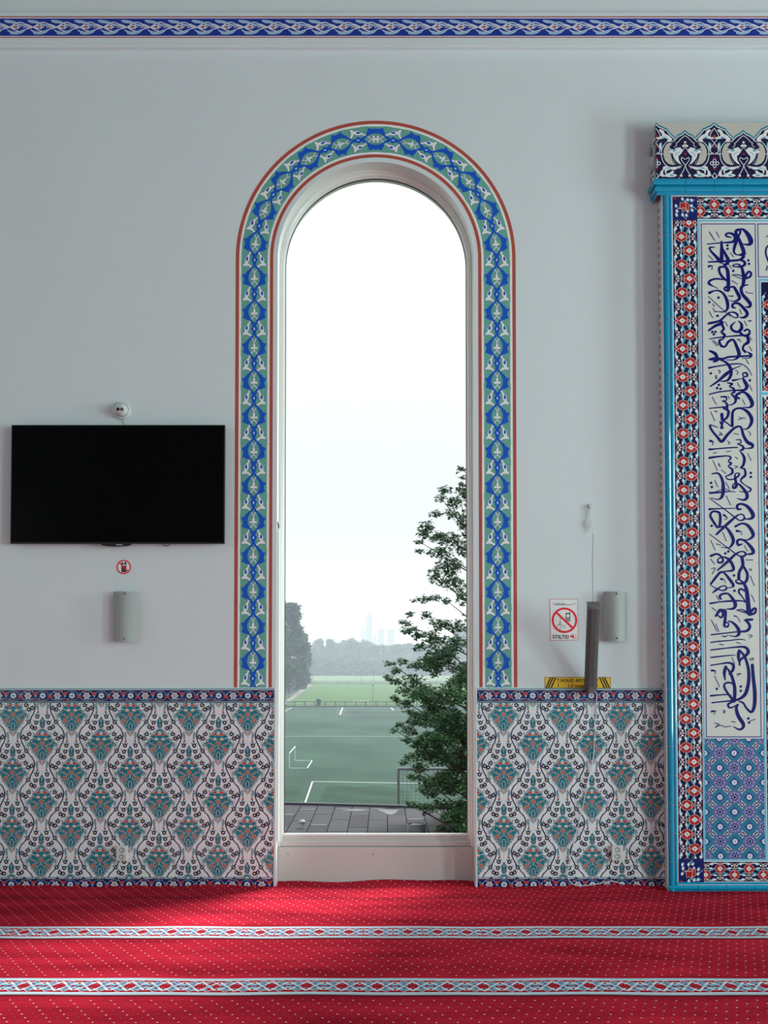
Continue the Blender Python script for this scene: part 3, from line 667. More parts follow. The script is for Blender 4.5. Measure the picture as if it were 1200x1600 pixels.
# flat front: floral frame, inscription, star panel
xfl, xfr = nX(1058.6), nX(1097.8)                     # floral upright
xpl, xpr = nX(1101), nX(1193.4)
zft, zfb = nZ(307.5), nZ(1378)                        # top and bottom of the floral frame
zit, zib = nZ(343.5), nZ(1345)
A = Art()
A.rect(N_wh, 0, XL+wcol, 0.0, XE, Zc)
A.rect(N_t2, 1, XL+wcol, hb, nX(1056.6), Zc)
A.rect(N_cream, 1, xfr, zib, XE, zit)
A.build('backing_tiles', lambda a, b, d: (a, YN-0.0006-d, b), ni)
def floral():                                          # glide-symmetric border, units 15 per px: u 0..590 across, v down, period 660
    S = Art(); W, Dk = N_wh, N_dark
    for sg in (0, 1):
        q = (lambda p: [(a, *r) for a, *r in p]) if sg == 0 else (lambda p: [(590-a, r[0]+330, *r[1:]) for a, *r in p])
        pt = lambda a, b: q([(a, b)])[0]
        # teal and white foliage
        for bl in ([(205, -120), (250, -180), (285, -240), (262, -262), (225, -225), (190, -150)], [(205, 120), (250, 180), (285, 240), (262, 262), (225, 225), (190, 150)],
                   [(330, 70), (352, 120), (392, 180), (372, 205), (330, 150)], [(330, -70), (352, -120), (392, -180), (372, -205), (330, -150)],
                   [(60, -30), (18, -110), (14, -190), (40, -200), (60, -120)], [(60, 30), (18, 110), (14, 190), (40, 200), (60, 120)],
                   [(480, 50), (540, 90), (576, 170), (560, 230), (530, 160)], [(480, -50), (540, -90), (576, -170), (560, -230), (530, -160)]):
            S.poly(N_cy, 2, q(bl))
        for cur in ([(50, -8, 8), (40, -90, 10), (52, -170, 12), (84, -240, 9), (110, -285, 8)], [(50, 8, 8), (40, 90, 10), (52, 170, 12), (84, 240, 9), (110, 285, 8)],
                    [(205, -110, 8), (196, -180, 10), (180, -240, 9), (205, -300, 8)], [(205, 110, 8), (196, 180, 10), (180, 240, 9), (205, 300, 8)],
                    [(385, 0, 8), (404, -60, 9), (392, -130, 10), (384, -200, 8)], [(385, 0, 8), (404, 60, 9), (392, 130, 10), (384, 200, 8)],
                    [(520, 10, 7), (548, 80, 9), (520, 150, 9), (540, 240, 8), (536, 300, 8)], [(520, -10, 7), (548, -80, 9), (520, -150, 9), (540, -240, 8), (536, -300, 8)]):
            S.stroke(W, 3, q(cur), k=4)
        for x, y, rx, ry in ((60, -188, 30, 36), (60, 188, 30, 36), (190, -222, 26, 36), (190, 222, 26, 36), (398, -120, 24, 34), (398, 120, 24, 34), (516, -140, 28, 36), (516, 140, 28, 36), (470, -58, 30, 16), (470, 58, 30, 16)):
            a, b = pt(x, y); S.disc(W, 4, a, b, rx, ry, 8)
        for x, y in ((552, -64), (552, 64), (22, -84), (22, 84)):
            a, b = pt(x, y); S.disc(N_red, 4, a, b, 17, 17, 6)
        # rosette
        pet = [(0, -128), (34, -104), (72, -100), (92, -70), (128, -56), (150, -20), (186, 0), (150, 20), (128, 56), (92, 70), (72, 100), (34, 104), (0, 128), (-34, 104), (-72, 100), (-92, 70), (-128, 56), (-150, 20), (-186, 0), (-150, -20), (-128, -56), (-92, -70), (-72, -100), (-34, -104)]
        rp_ = q([(205+a, b) for a, b in pet]); S.stroke(W, 5, rp_, 14, curve=False, caps=False, closed=True); S.poly(N_red, 6, rp_)
        for e_ in (-1, 1):
            S.poly(W, 7, q([(205+e_*118, -34), (205+e_*132, -40), (205+e_*112, -2), (205+e_*132, 40), (205+e_*118, 34), (205+e_*98, 0)]))
        st = [(0, -78), (18, -40), (46, -42), (48, -18), (84, 0), (48, 18), (46, 42), (18, 40), (0, 78), (-18, 40), (-46, 42), (-48, 18), (-84, 0), (-48, -18), (-46, -42), (-18, -40)]
        S.poly(W, 8, q([(205+a, b) for a, b in st])); S.poly(N_mid, 9, q([(205+a, b) for a, b in ((0, -30), (8, -8), (34, 0), (8, 8), (0, 30), (-8, 8), (-34, 0), (-8, -8))]))
        a, b = pt(205, 0); S.disc(N_cy, 10, a, b, 10, n=6)
        sa = q([(480, -46), (504, -18), (532, 0), (504, 18), (480, 46), (456, 18), (428, 0), (456, -18)]); S.poly(W, 6, sa)
        S.poly(N_red, 7, q([(480, -30), (508, 0), (480, 30), (454, 0)]))
        a, b = pt(418, 0); S.disc(N_cy, 5, a, b, 18, 18, 6)
    return S
FL = floral()
A = Art(); ku = (xfr-xfl)/590; kv = 44.9*UN/660
A.rect(N_dark, 0, xfl, zfb, xfr, zft); A.rect(N_dark, 0, xfr, zit+0.004, XE, zft); A.rect(N_dark, 0, xfr, zfb, XE, zib-0.004)
for zz in (zft, zfb): A.rect(N_wh, 1, xfl-0.004, zz-0.003, XE, zz+0.003)
A.rect(N_wh, 1, xfl-0.006, zfb, xfl, zft); A.rect(N_wh, 1, xfr, zib-0.006, xfr+0.006, zit+0.006)
A.rect(N_wh, 1, xfr, zit, XE, zit+0.006); A.rect(N_wh, 1, xfr, zib-0.006, XE, zib)
hs = zft-zit-0.006; hbm = zib-zfb-0.006
zc0 = nZ(370)+44.9*UN*0                                # a left rosette sits at y 370
for i in range(-3, 28):
    A.put(FL, lambda a, b: (xfl+a*ku, zc0-(i*660+b)*kv), clip=(xfl, zfb+hbm, xfr, zft-hs-0.002))
xr0 = nX(1115.8, 321)
for i in range(-2, 12):                                # top run: rosettes turned a quarter
    A.put(FL, lambda a, b: (xr0+(i*660+b)*kv*1.0, zft-0.003-a*(hs-0.003)/590), clip=(xfr-0.005, zit+0.006, XE, zft))
xr1 = nX(1147.5, 1360)
for i in range(-2, 12):
    A.put(FL, lambda a, b: (xr1+(i*660-330+b)*kv, zib-0.006-a*(hbm-0.002)/590), clip=(xfr-0.005, zfb, XE, zib-0.006))
def corner(cx, cz, sz):                                # corner tile: red star flower with white buds
    c = Art()
    c.rect(T_blue, 0, -285, -285, 285, 285)
    for x, y in ((-190, 60), (-200, 150), (-60, 150), (150, -190), (60, -200), (150, -60), (30, 160), (160, 40), (-210, -60), (-60, -220)): c.disc(N_wh, 3, x, y, 30, 34, 8); c.disc(N_cy, 2, x+12, y+22, 36, 34, 6)
    c.stroke(N_wh, 2, [(-200, 200, 9), (-200, 60, 9), (-120, -20, 9)]); c.stroke(N_wh, 2, [(220, -190, 9), (60, -210, 9), (-20, -140, 9)]); c.stroke(N_wh, 2, [(-60, 40, 9), (-50, 160, 9), (30, 260, 9)]); c.stroke(N_wh, 2, [(40, -60, 9), (160, -50, 9), (260, 30, 9)])
    f_ = [(-110, -140), (-50, -120), (10, -160), (50, -110), (110, -80), (80, -30), (100, 40), (30, 50), (-30, 70), (-60, 20), (-130, 10), (-110, -60)]
    c.stroke(N_wh, 4, f_, 16, curve=False, caps=False, closed=True); c.poly(N_red, 5, f_); c.stroke(N_wh, 6, [(-120, 6, 9), (-20, -4, 9), (30, 46, 8)]); c.stroke(N_wh, 6, [(8, -156, 9), (20, -60, 9), (36, 40, 8)])
    c.disc(N_wh, 6, 62, 80, 26, 26, 8); c.disc(N_red, 4, -226, -226, 30, 30, 6)
    k = (xfr-xfl)/570
    A.put(c, lambda a, b: (cx+a*k, cz-b*k*sz), clip=(xfl, zfb, xfr, zft), dL=11)
corner((xfl+xfr)/2, zft-hs/2-0.004, 1); corner((xfl+xfr)/2, zfb+hbm/2+0.004, -1)
A.build('floral_frame', lambda a, b, d: (a, YN-0.0022-d, b), ni, step=0.00018)

# inner floral column, turquoise lines and script panels
yb = nX(1187.4); A = Art()
for (a, b, c, d) in ((nX(1098.6), zib, nX(1100.6), zit), (nX(1098.6), zit-0.011, XE, zit-0.001), (nX(1194.0), zib, nX(1196.2), nZ(436)), (nX(1194.0), nZ(439), XE, nZ(436)), (nX(1194), nZ(617), XE, nZ(613)), (nX(1098.6), zib+0.001, XE, zib+0.010)):
    A.rect(N_t2, 2, a, min(b, d), c, max(b, d))
xic = nX(1197.6)
for zb_, zt_ in ((nZ(611), nZ(441)), (zib+0.02, nZ(619.5))):
    A.rect(N_wh, 2, xic-0.005, zb_-0.005, XE, zt_+0.005); A.rect(N_dark, 3, xic, zb_, xic+(xfr-xfl), zt_)
    for i in range(-1, 26): A.put(FL, lambda a, b: (xic+a*ku, nZ(520)-(i*660+b)*kv), clip=(xic, zb_, xic+(xfr-xfl), zt_), dL=2)
    A.rect(T_blue, 3, xic+(xfr-xfl), zb_, XE, zt_)
A.build('inner_frame', lambda a, b, d: (a, YN-0.0022-d, b), ni, step=0.00018)

zpt, zpb = nZ(349.5), nZ(1152.0)
A = Art()
A.rect(N_cream, 0, nX(1101), zpb-0.006, nX(1193), zit-0.013)
for i in range(1, 19): A.rect(N_joint, 1, nX(1101), nZ(343+44.7*i)-0.0006, nX(1193), nZ(343+44.7*i)+0.0006)
xm_ = nX(1147.5); A.rect(N_joint, 1, xm_-0.0005, zpb, xm_+0.0005, zpt)
def box_line(x0, z0, x1, z1, w_):
    A.rect(N_line, 2, x0, z0, x0+w_, z1); A.rect(N_line, 2, x1-w_, z0, x1, z1); A.rect(N_line, 3, x0, z0, x1, z0+w_); A.rect(N_line, 3, x0, z1-w_, x1, z1)
box_line(nX(1103.2), zpb, nX(1190.2), zpt, 0.0062)
box_line(nX(1193.0), nZ(433.5), XE-0.1, zpt, 0.0062)
# script: pen strokes (x, y, width) in four strips of the panel
SCRIPT = {300: '''800,432,14 775,428,20 765,400,22 785,378,18 810,392,16 803,425,14|785,376,10 830,374,16 870,405,26 905,460,34 915,505,32 890,528,18 830,520,6|720,455,10 675,445,14 665,425,14 700,412,14 745,430,22 760,465,24 730,500,18 620,510,12 480,522,10|785,450,28 750,560,20 750,610,14 790,632,10 835,625,22 845,600,26 820,530,26 785,450,22|835,615,22 840,650,24 800,680,16 700,690,16 490,702,12|800,625,8 870,622,4|555,553,6 505,558,14 515,590,14 560,640,20 610,695,28|622,498,14 625,600,26 622,700,26|630,560,12 665,630,20 690,690,26 665,725,20 640,720,10|640,720,12 680,780,24 690,880,26 690,980,26|680,770,10 640,750,14 600,760,18 605,810,18 640,860,18 680,890,14|690,985,22 660,985,14 650,965,14 680,945,16|670,880,12 560,870,14 500,895,16 500,920,18 540,945,10 585,965,5|500,400,8 555,488,8|570,400,7 600,458,7|710,610,6 742,648,6|692,725,6 722,765,6|490,640,8 505,645,6 535,680,5|495,745,16 530,740,8 525,775,10|800,682,12 845,695,18 855,725,20 820,748,14 770,748,12 740,745,12 735,735,10 780,722,12 820,750,16 840,820,24 845,880,26 835,940,20|850,860,18 890,800,16 918,815,16 905,850,16 860,865,18|725,830,6 790,830,10 840,850,10|740,835,5 800,860,5 830,870,5|890,930,8 850,935,14 820,960,22 830,1020,22 880,1080,26 910,1120,24 900,1150,18 860,1150,6|690,960,10 740,950,16 770,990,22 800,1050,24 790,1080,18 740,1095,10 705,1085,5|500,1010,20 550,990,12 600,990,14 650,1030,18 680,1100,24 680,1170,18 640,1200,12 560,1195,6|490,1045,5 560,1110,6 660,1200,7 710,1240,8|535,1120,6 550,1150,6|535,1165,8 560,1205,6|500,1195,7 535,1260,7|690,1040,5 735,1045,10 730,1035,6|725,890,8 750,900,6 780,925,5|865,995,8 885,1010,5 935,1015,5|805,1175,6 822,1222,6|760,1160,12 732,1150,18 740,1120,16 790,1115,18 850,1170,22 880,1220,24 850,1255,18 800,1255,8|495,1315,18 600,1290,16 660,1240,14 710,1205,12 760,1210,14 785,1235,14 770,1260,10 720,1240,10 690,1205,8|495,1385,14 560,1340,20 630,1310,24 600,1290,14|620,1320,18 645,1370,18 620,1400,14 652,1430,20 640,1465,14|500,1470,8 600,1455,12 700,1445,12 830,1435,14 880,1440,16|760,1300,5 720,1340,16 730,1380,18 780,1400,18 820,1370,24 820,1320,18 790,1290,8|800,1400,16 830,1430,20|850,1390,14 880,1375,14 905,1395,14 890,1430,20 850,1440,16|880,1440,20 890,1500,24 850,1530,16 835,1570,16 860,1600,18|640,1470,12 600,1490,18 620,1540,18 660,1545,14 690,1500,18 740,1480,16 780,1560,24 800,1620,26|655,1295,6 682,1340,6|850,1290,6 875,1340,6|885,1290,6 920,1285,6 900,1300,5|530,1490,5 580,1540,5|545,1485,5 590,1530,5|785,1480,12 800,1475,8 815,1500,6|905,1450,5 925,1485,5|900,1545,5 925,1590,5''',
550: '''500,75,14 560,70,26 640,70,16 700,50,14 900,40,14 920,30,12|505,-10,14 560,20,24 580,80,20 540,100,12|795,20,22 785,55,18 740,80,10 670,80,5|880,0,8 920,30,18 900,60,10 830,65,4|495,160,14 600,140,12 750,120,12 830,125,10 890,170,8 925,235,6|600,80,10 660,100,16 710,160,24 715,230,22 680,285,16 610,295,5|815,140,5 740,170,12 670,220,24 590,290,16 510,345,12|840,240,12 835,215,12 870,210,14 880,240,14 840,255,12 850,290,22 875,340,26 850,380,18 740,385,12 600,400,12 500,425,12|735,285,16 790,275,10 830,265,6|780,310,7 808,355,7|900,330,7 928,388,7|868,75,6 893,120,6|590,185,10 610,195,10 595,215,6|560,235,6 575,240,6 560,250,6 580,260,6 560,265,5|760,185,6 790,200,6 775,225,5|680,310,10 730,320,16 700,345,10 740,365,16 750,400,18 720,420,12 760,460,20 760,500,16 720,530,10 690,530,10|800,465,14 775,455,18 775,425,18 810,420,12|790,410,12 850,405,16 900,450,26 930,520,26 900,555,14 840,550,5|500,565,10 600,555,12 680,550,14|615,450,12 665,450,14 670,485,10 630,490,10 670,510,14 680,560,18|730,740,20 730,640,20 740,590,18 780,565,14 840,570,18 900,620,24 925,690,24 890,760,14 840,775,8|790,680,8 830,660,6 860,665,6|800,650,5 830,670,5|640,565,12 690,590,20 680,650,18 640,690,14 620,760,18|625,625,24 630,680,20|650,690,12 720,745,12|610,700,14 640,765,10|585,755,8 530,735,10 505,740,16 530,790,16 580,850,18 625,895,22 680,830,20 740,770,18 790,745,14 820,760,16 840,830,20 880,900,24 930,930,24 920,960,14 850,965,5|765,880,8 810,880,12 815,910,10 780,920,8 830,940,14 840,970,18 800,990,8|500,975,16 560,970,12 680,960,12 780,955,12|815,1000,12 850,1060,20 840,1130,18 810,1160,10 850,1170,14 860,1230,18 820,1270,14 820,1300,12 870,1340,10 915,1370,14 890,1400,12 800,1395,6|500,1060,16 560,1050,14 680,1040,12 715,1060,14 690,1095,10 720,1115,16 690,1145,10 725,1170,16 730,1210,16 690,1235,12 665,1245,10 690,1275,12 750,1270,12 790,1240,14 800,1215,12 760,1220,12 760,1270,18 770,1340,22 740,1360,16 740,1325,12 790,1320,14 850,1380,20 880,1440,24 850,1480,16 775,1465,5|525,1220,10 590,1215,14 630,1280,20 640,1360,24 630,1440,22 590,1475,12 520,1460,5|505,1410,16 580,1405,14 700,1395,10 760,1400,6|550,1405,5 640,1370,6 700,1385,5|530,450,6 555,500,6 575,525,6|515,600,6 555,690,6|830,475,7 857,525,7|685,440,5 700,470,5|885,1015,6 917,1085,6|535,1085,6 580,1185,6|590,1115,5 605,1125,5 590,1135,5 615,1145,6|750,1140,5 785,1145,6 755,1165,6|620,1180,6 665,1215,4|555,1285,6 585,1350,6|665,1305,6 703,1370,6|670,1440,6 713,1530,6|510,890,18 540,900,10 530,930,8|890,795,6 915,820,6 900,835,6|745,815,5 790,825,8|595,830,10 630,825,10 600,800,6|680,890,6 705,910,6 690,925,5|555,590,10 580,600,8|540,1015,6 570,1005,8|670,1000,6 710,990,8|760,1050,5 785,1070,7''',
750: '''500,180,5 580,240,8 700,330,10 770,385,12 810,405,12 850,390,14 840,350,12 800,345,12 750,380,16 660,460,20 570,545,14|500,293,16 580,288,12 760,283,8|820,290,12 785,290,18 780,255,18 820,240,16 880,265,22 930,330,28 935,370,24 900,390,14 840,385,6|580,475,16 530,400,18 510,350,16 540,315,14 600,330,18 610,400,20 600,470,18|600,470,12 660,470,14 710,530,22 740,600,24 725,650,18 690,680,10 620,670,4|760,465,16 830,435,14 890,460,22 935,530,26 930,570,20 880,600,12 830,595,12|830,640,10 790,650,18 780,610,18 820,595,14 880,630,18 935,700,26 930,735,20 860,745,8|500,540,5 580,600,8 700,690,10 790,755,12 850,760,14 860,730,14 820,715,12 760,745,16 680,820,20 580,905,12|515,760,18 580,740,14 630,780,16 630,820,16 590,825,14 590,790,12 640,770,12 700,800,20 740,870,22 730,905,16 640,915,10|515,1040,14 560,980,18 610,925,16 650,930,14 700,990,20 740,1050,20 730,1070,12 680,1080,8|510,1050,5 570,1085,10 630,1105,12 670,1090,14 660,1060,12 620,1065,12 570,1100,16 530,1130,8|620,1195,12 605,1170,18 620,1145,16 680,1135,14 720,1170,20 760,1240,26 740,1285,18 670,1290,8|510,1235,14 600,1220,12 720,1210,14 830,1210,12 890,1240,10|825,770,24 835,850,22 800,920,20 795,985,24|840,860,16 880,940,20 870,1010,20 830,1035,14 780,1030,14 765,1005,12 800,1000,10 840,1030,18 870,1090,26 885,1200,30 895,1330,34|860,1110,14 810,1090,14 795,1120,14 830,1170,12 880,1240,12|900,1340,22 940,1290,18 965,1290,16 955,1330,16 900,1350,16|770,1300,5 840,1320,12 880,1330,12|780,1300,5 830,1295,10 880,1325,12|870,1400,20 930,1395,16|850,1400,12 890,1430,18 905,1470,20 870,1510,18 760,1520,12 520,1548,12|565,1360,16 610,1300,22 640,1340,18 615,1375,14 580,1345,10|620,1300,16 660,1310,20 660,1370,20 655,1420,20 650,1460,16 685,1465,14 690,1430,12 650,1425,12|690,1410,10 740,1430,16 790,1490,24 795,1540,22 760,1565,12 700,1555,5|670,160,6 712,250,6|645,350,16 680,380,8 655,395,8|635,525,6 670,610,6|775,510,18 820,520,8 820,550,6|850,655,6 880,710,6|515,605,6 558,700,6|570,640,8 610,650,8|515,790,6 550,840,6|520,890,7 560,880,5 530,940,6|865,800,5 935,800,8|895,890,5 925,895,6 905,910,5|910,960,6 950,1055,6|920,1150,6 955,1218,6|620,990,18 650,1000,6 660,1030,5|570,1155,6 600,1205,6|525,1275,7 570,1310,5|520,1400,7 575,1510,7|565,1440,6 595,1515,6|750,1360,12 780,1370,6 810,1420,4|625,1560,5 665,1570,8''',
950: '''515,345,12 580,335,12 700,325,10 810,313,10 860,322,5|515,420,12 600,410,12 700,398,12 820,388,14 870,400,20 890,440,24 860,480,18 810,520,16 800,570,12|800,430,24 790,480,22 800,540,14 810,575,6|810,430,14 850,480,18 880,560,20 895,650,22 890,760,24 860,860,24 800,910,18 740,925,14 640,935,12 525,948,12|515,495,12 600,485,12 700,475,10 760,472,6|515,573,12 600,560,12 690,548,14 740,570,20 735,620,20 700,660,14|665,590,22 650,650,22 660,720,10|670,590,12 710,650,18 740,730,22 755,820,24 750,930,24|745,930,20 690,860,16 650,790,16 660,755,14 700,745,14 735,760,12|515,878,14 600,870,12 690,865,12 720,880,8|930,570,22 940,700,24 955,850,26 950,980,24 920,1040,18 870,1000,14 840,950,14 800,935,12|750,935,12 690,960,16 700,995,14 740,990,12 790,960,10 770,1000,20 790,1080,26 835,1150,26 840,1190,20 800,1215,14 740,1185,5|525,625,16 560,630,10 555,660,6|553,680,6 603,788,6|725,495,6 752,555,6|900,510,6 940,500,6 935,520,6 910,520,5|775,660,6 815,655,6 780,675,5|525,1035,16 565,1030,8 545,1065,6|635,1025,6 660,1030,6 640,1045,6 660,1050,6|910,1130,6 960,1110,5|720,1135,5 760,1140,7|555,1150,8 600,1165,6 560,1195,8|570,1175,5 630,1175,7 650,1188,6 715,1182,5|645,280,6 665,285,7 690,270,5|600,360,7 640,370,9|770,345,5 815,355,7|890,270,6 930,275,6 900,300,6|520,120,7 575,230,7|1088,560,6'''}
DOTS = {300: '682,535 682,570 890,685 897,720 740,790 500,1103 592,1058 582,1240 530,1400 545,1424 562,1400', 550: '515,215 905,285 595,330 578,362 612,370 915,1210 915,1250 517,1310 525,1350', 750: '523,458 660,735 690,715 747,955 752,1108', 950: '575,808 815,785 815,828 890,1105 898,1145'}
pt_ = lambda x, y, o: (lambda p: (p.x, p.z))(P(1030+x/6.4, o+y/6.4, YN))
for o_, txt in SCRIPT.items():
    for s_ in txt.split('|'):
        pp = [tuple(float(v) for v in q.split(',')) for q in s_.split()]
        if len(pp) < 2: continue
        A.stroke(N_ink, 4, [pt_(x, y, o_)+(max(8.5, wd*(1.22 if wd < 13 else 1.5))*0.98/6.4*UN,) for x, y, wd in pp], k=5)
    for q in DOTS[o_].split():
        x, y = (float(v) for v in q.split(',')); a, b = pt_(x, y, o_); A.poly(N_ink, 4, [(a-0.011, b+0.002), (a+0.003, b+0.011), (a+0.011, b-0.002), (a-0.003, b-0.011)])
for s_ in ('1110,520,12 1072,560,16 1066,620,16 1090,690,16 1110,720,12', '1072,780,14 1084,740,8 1110,760,12 1120,800,10', '1070,455,5 1088,440,9 1100,455,9', '1140,430,12 1150,600,16 1145,780,12', '1180,430,10 1230,520,16 1200,640,16 1170,700,8'):
    A.stroke(N_ink, 4, [pt_(float(q.split(",")[0]), float(q.split(",")[1]), 300)+(float(q.split(",")[2])/6.4*UN,) for q in s_.split()], k=5)
tag(A.build('script_panel', lambda a, b, d: (a, YN-0.0022-d, b), ni, step=0.00018), 'white tile panel lettered with a column of dark blue Arabic script')

# star panel under the script
def star_motif():                                      # units 10.9 per px, star centre 0,0; lattice 250
    S = Art(); W = N_lil
    def st8(r): return [((r if i % 2 == 0 else r*0.765)*math.cos(i*PI/8), (r if i % 2 == 0 else r*0.765)*math.sin(i*PI/8)) for i in range(16)]
    S.poly(N_mid, 2, st8(134)); S.poly(W, 3, st8(122)); S.poly(N_mid, 4, st8(106)); 
    for i in range(8):
        a = i*PI/4; S.disc(N_cream, 5, 72*math.cos(a), 72*math.sin(a), 13, n=6); S.disc(N_line, 6, 50*math.cos(a+0.39), 50*math.sin(a+0.39), 11, n=6)
        S.disc(W, 5, 74*math.cos(a+0.39), 74*math.sin(a+0.39), 10, n=5); S.disc(N_cream, 5, 32*math.cos(a), 32*math.sin(a), 8, n=5)
    S.disc(N_dark, 6, 0, 0, 14, n=8)
    for a0 in range(4):
        c, s_ = math.cos(a0*PI/2), math.sin(a0*PI/2); rt = lambda l: [(x*c-y*s_, x*s_+y*c) for x, y in l]
        for m_ in (1, -1):
            mi_ = (lambda l: l) if m_ == 1 else (lambda l: [(y, x) for x, y in l])
            S.poly(N_line, 2, rt(mi_([(-134, -216), (-24, -108), (-134, -100)]))); S.poly(N_cream, 3, rt(mi_([(-122, -192), (-44, -112), (-124, -106)])))
            S.poly(N_lil, 4, rt(mi_([(-110, -168), (-66, -120), (-112, -116)]))); (x, y), = rt(mi_([(-98, -128)])); S.disc(N_dark, 5, x, y, 15, n=6)
    # diamond at 250,0
    S.poly(N_line, 2, [(250, -92), (342, 0), (250, 92), (158, 0)]); S.poly(N_mid, 3, [(250, -76), (326, 0), (250, 76), (174, 0)])
    for i in range(8): a = i*PI/4; S.disc(N_wh, 4, 250+30*math.cos(a), 30*math.sin(a), 16, n=6)
    S.disc(N_tl, 5, 250, 0, 16, n=8); S.disc(N_wh, 6, 250, 0, 6, n=5)
    return S
SM = star_motif(); A = Art()
zst = nZ(1154.0); zsb = zib+0.012; xs0, xs1 = nX(1101.0), nX(1193.2)
A.rect(N_tl, 0, xs0, zsb, xs1, zst); k = UN/10.9
x0, z0 = nX(1123.9, 1176.5), nZ(1176.7)
for i in range(-2, 6):
    for j in range(-2, 10):
        if (i+j) % 2: continue
        A.put(SM, lambda a, b: (x0+(i*250+a)*k, z0-(j*249+b)*k), clip=(xs0, zsb, xs1, zst))
A.rect(N_t2, 7, xs1+0.001, zsb, xs1+0.009, zst); A.rect(N_t2, 7, xs0-0.009, zsb, xs0-0.001, zst)
A.build('star_panel', lambda a, b, d: (a, YN-0.0026-d, b), ni, step=0.00018)

# cornice and crest
YC = YN-0.022; cX = lambda px, py=235: P(px, py, YC).x
XCL = P(1025, 235, YC).x; zc1, zc2 = P(1100, 280, YC).z, P(1100, 192, YC).z
MB().box((XCL, YC, zc1), (XE, -0.001, zc2), N_pale).build('crest_block', ni)
pr = [(0.0, 0.0), (0.0, 0.012), (0.012, 0.021), (0.030, 0.022), (0.042, 0.014), (0.043, -0.008), (0.049, -0.008), (0.050, 0.004), (0.055, 0.005), (0.056, -0.002), (0.058, -0.002), (0.059, 0.010), (0.070, 0.009), (0.084, 0.002), (0.085, -0.006), (0.095, -0.006), (0.096, -0.002), (0.106, -0.010)]   # (down from the crest, forward of the crest face)
sc_ = (zc1-Zc)/0.106; mb = MB(); th2 = 45.6*UN; x = XCL
def ring_(xx): return [(xx, YC-f_, zc1-dn*sc_) for dn, f_ in pr]
first = True
while x < XE:
    x1 = min(x+th2, XE); a = []; 
    for dn, f_ in pr:
        xo = XCL-f_*1.0 if first else x+0.0011
        a.append((xo, YC-f_, zc1-dn*sc_))
    b = ring_(x1-0.0011); k = len(pr)
    mb.add(a+b, [(i, k+i, k+i+1, i+1) for i in range(k-1)], N_t)
    if first:
        c = [(XCL-f_*1.0, -0.001, zc1-dn*sc_) for dn, f_ in pr]
        mb.add(a+c, [(i, i+1, k+i+1, k+i) for i in range(k-1)], N_t)
    first = False; x = x1
mb.box((XCL+0.05, YN, Zc), (XE, -0.001, zc1), N_joint)
mb.build('cornice_moulding', ni)
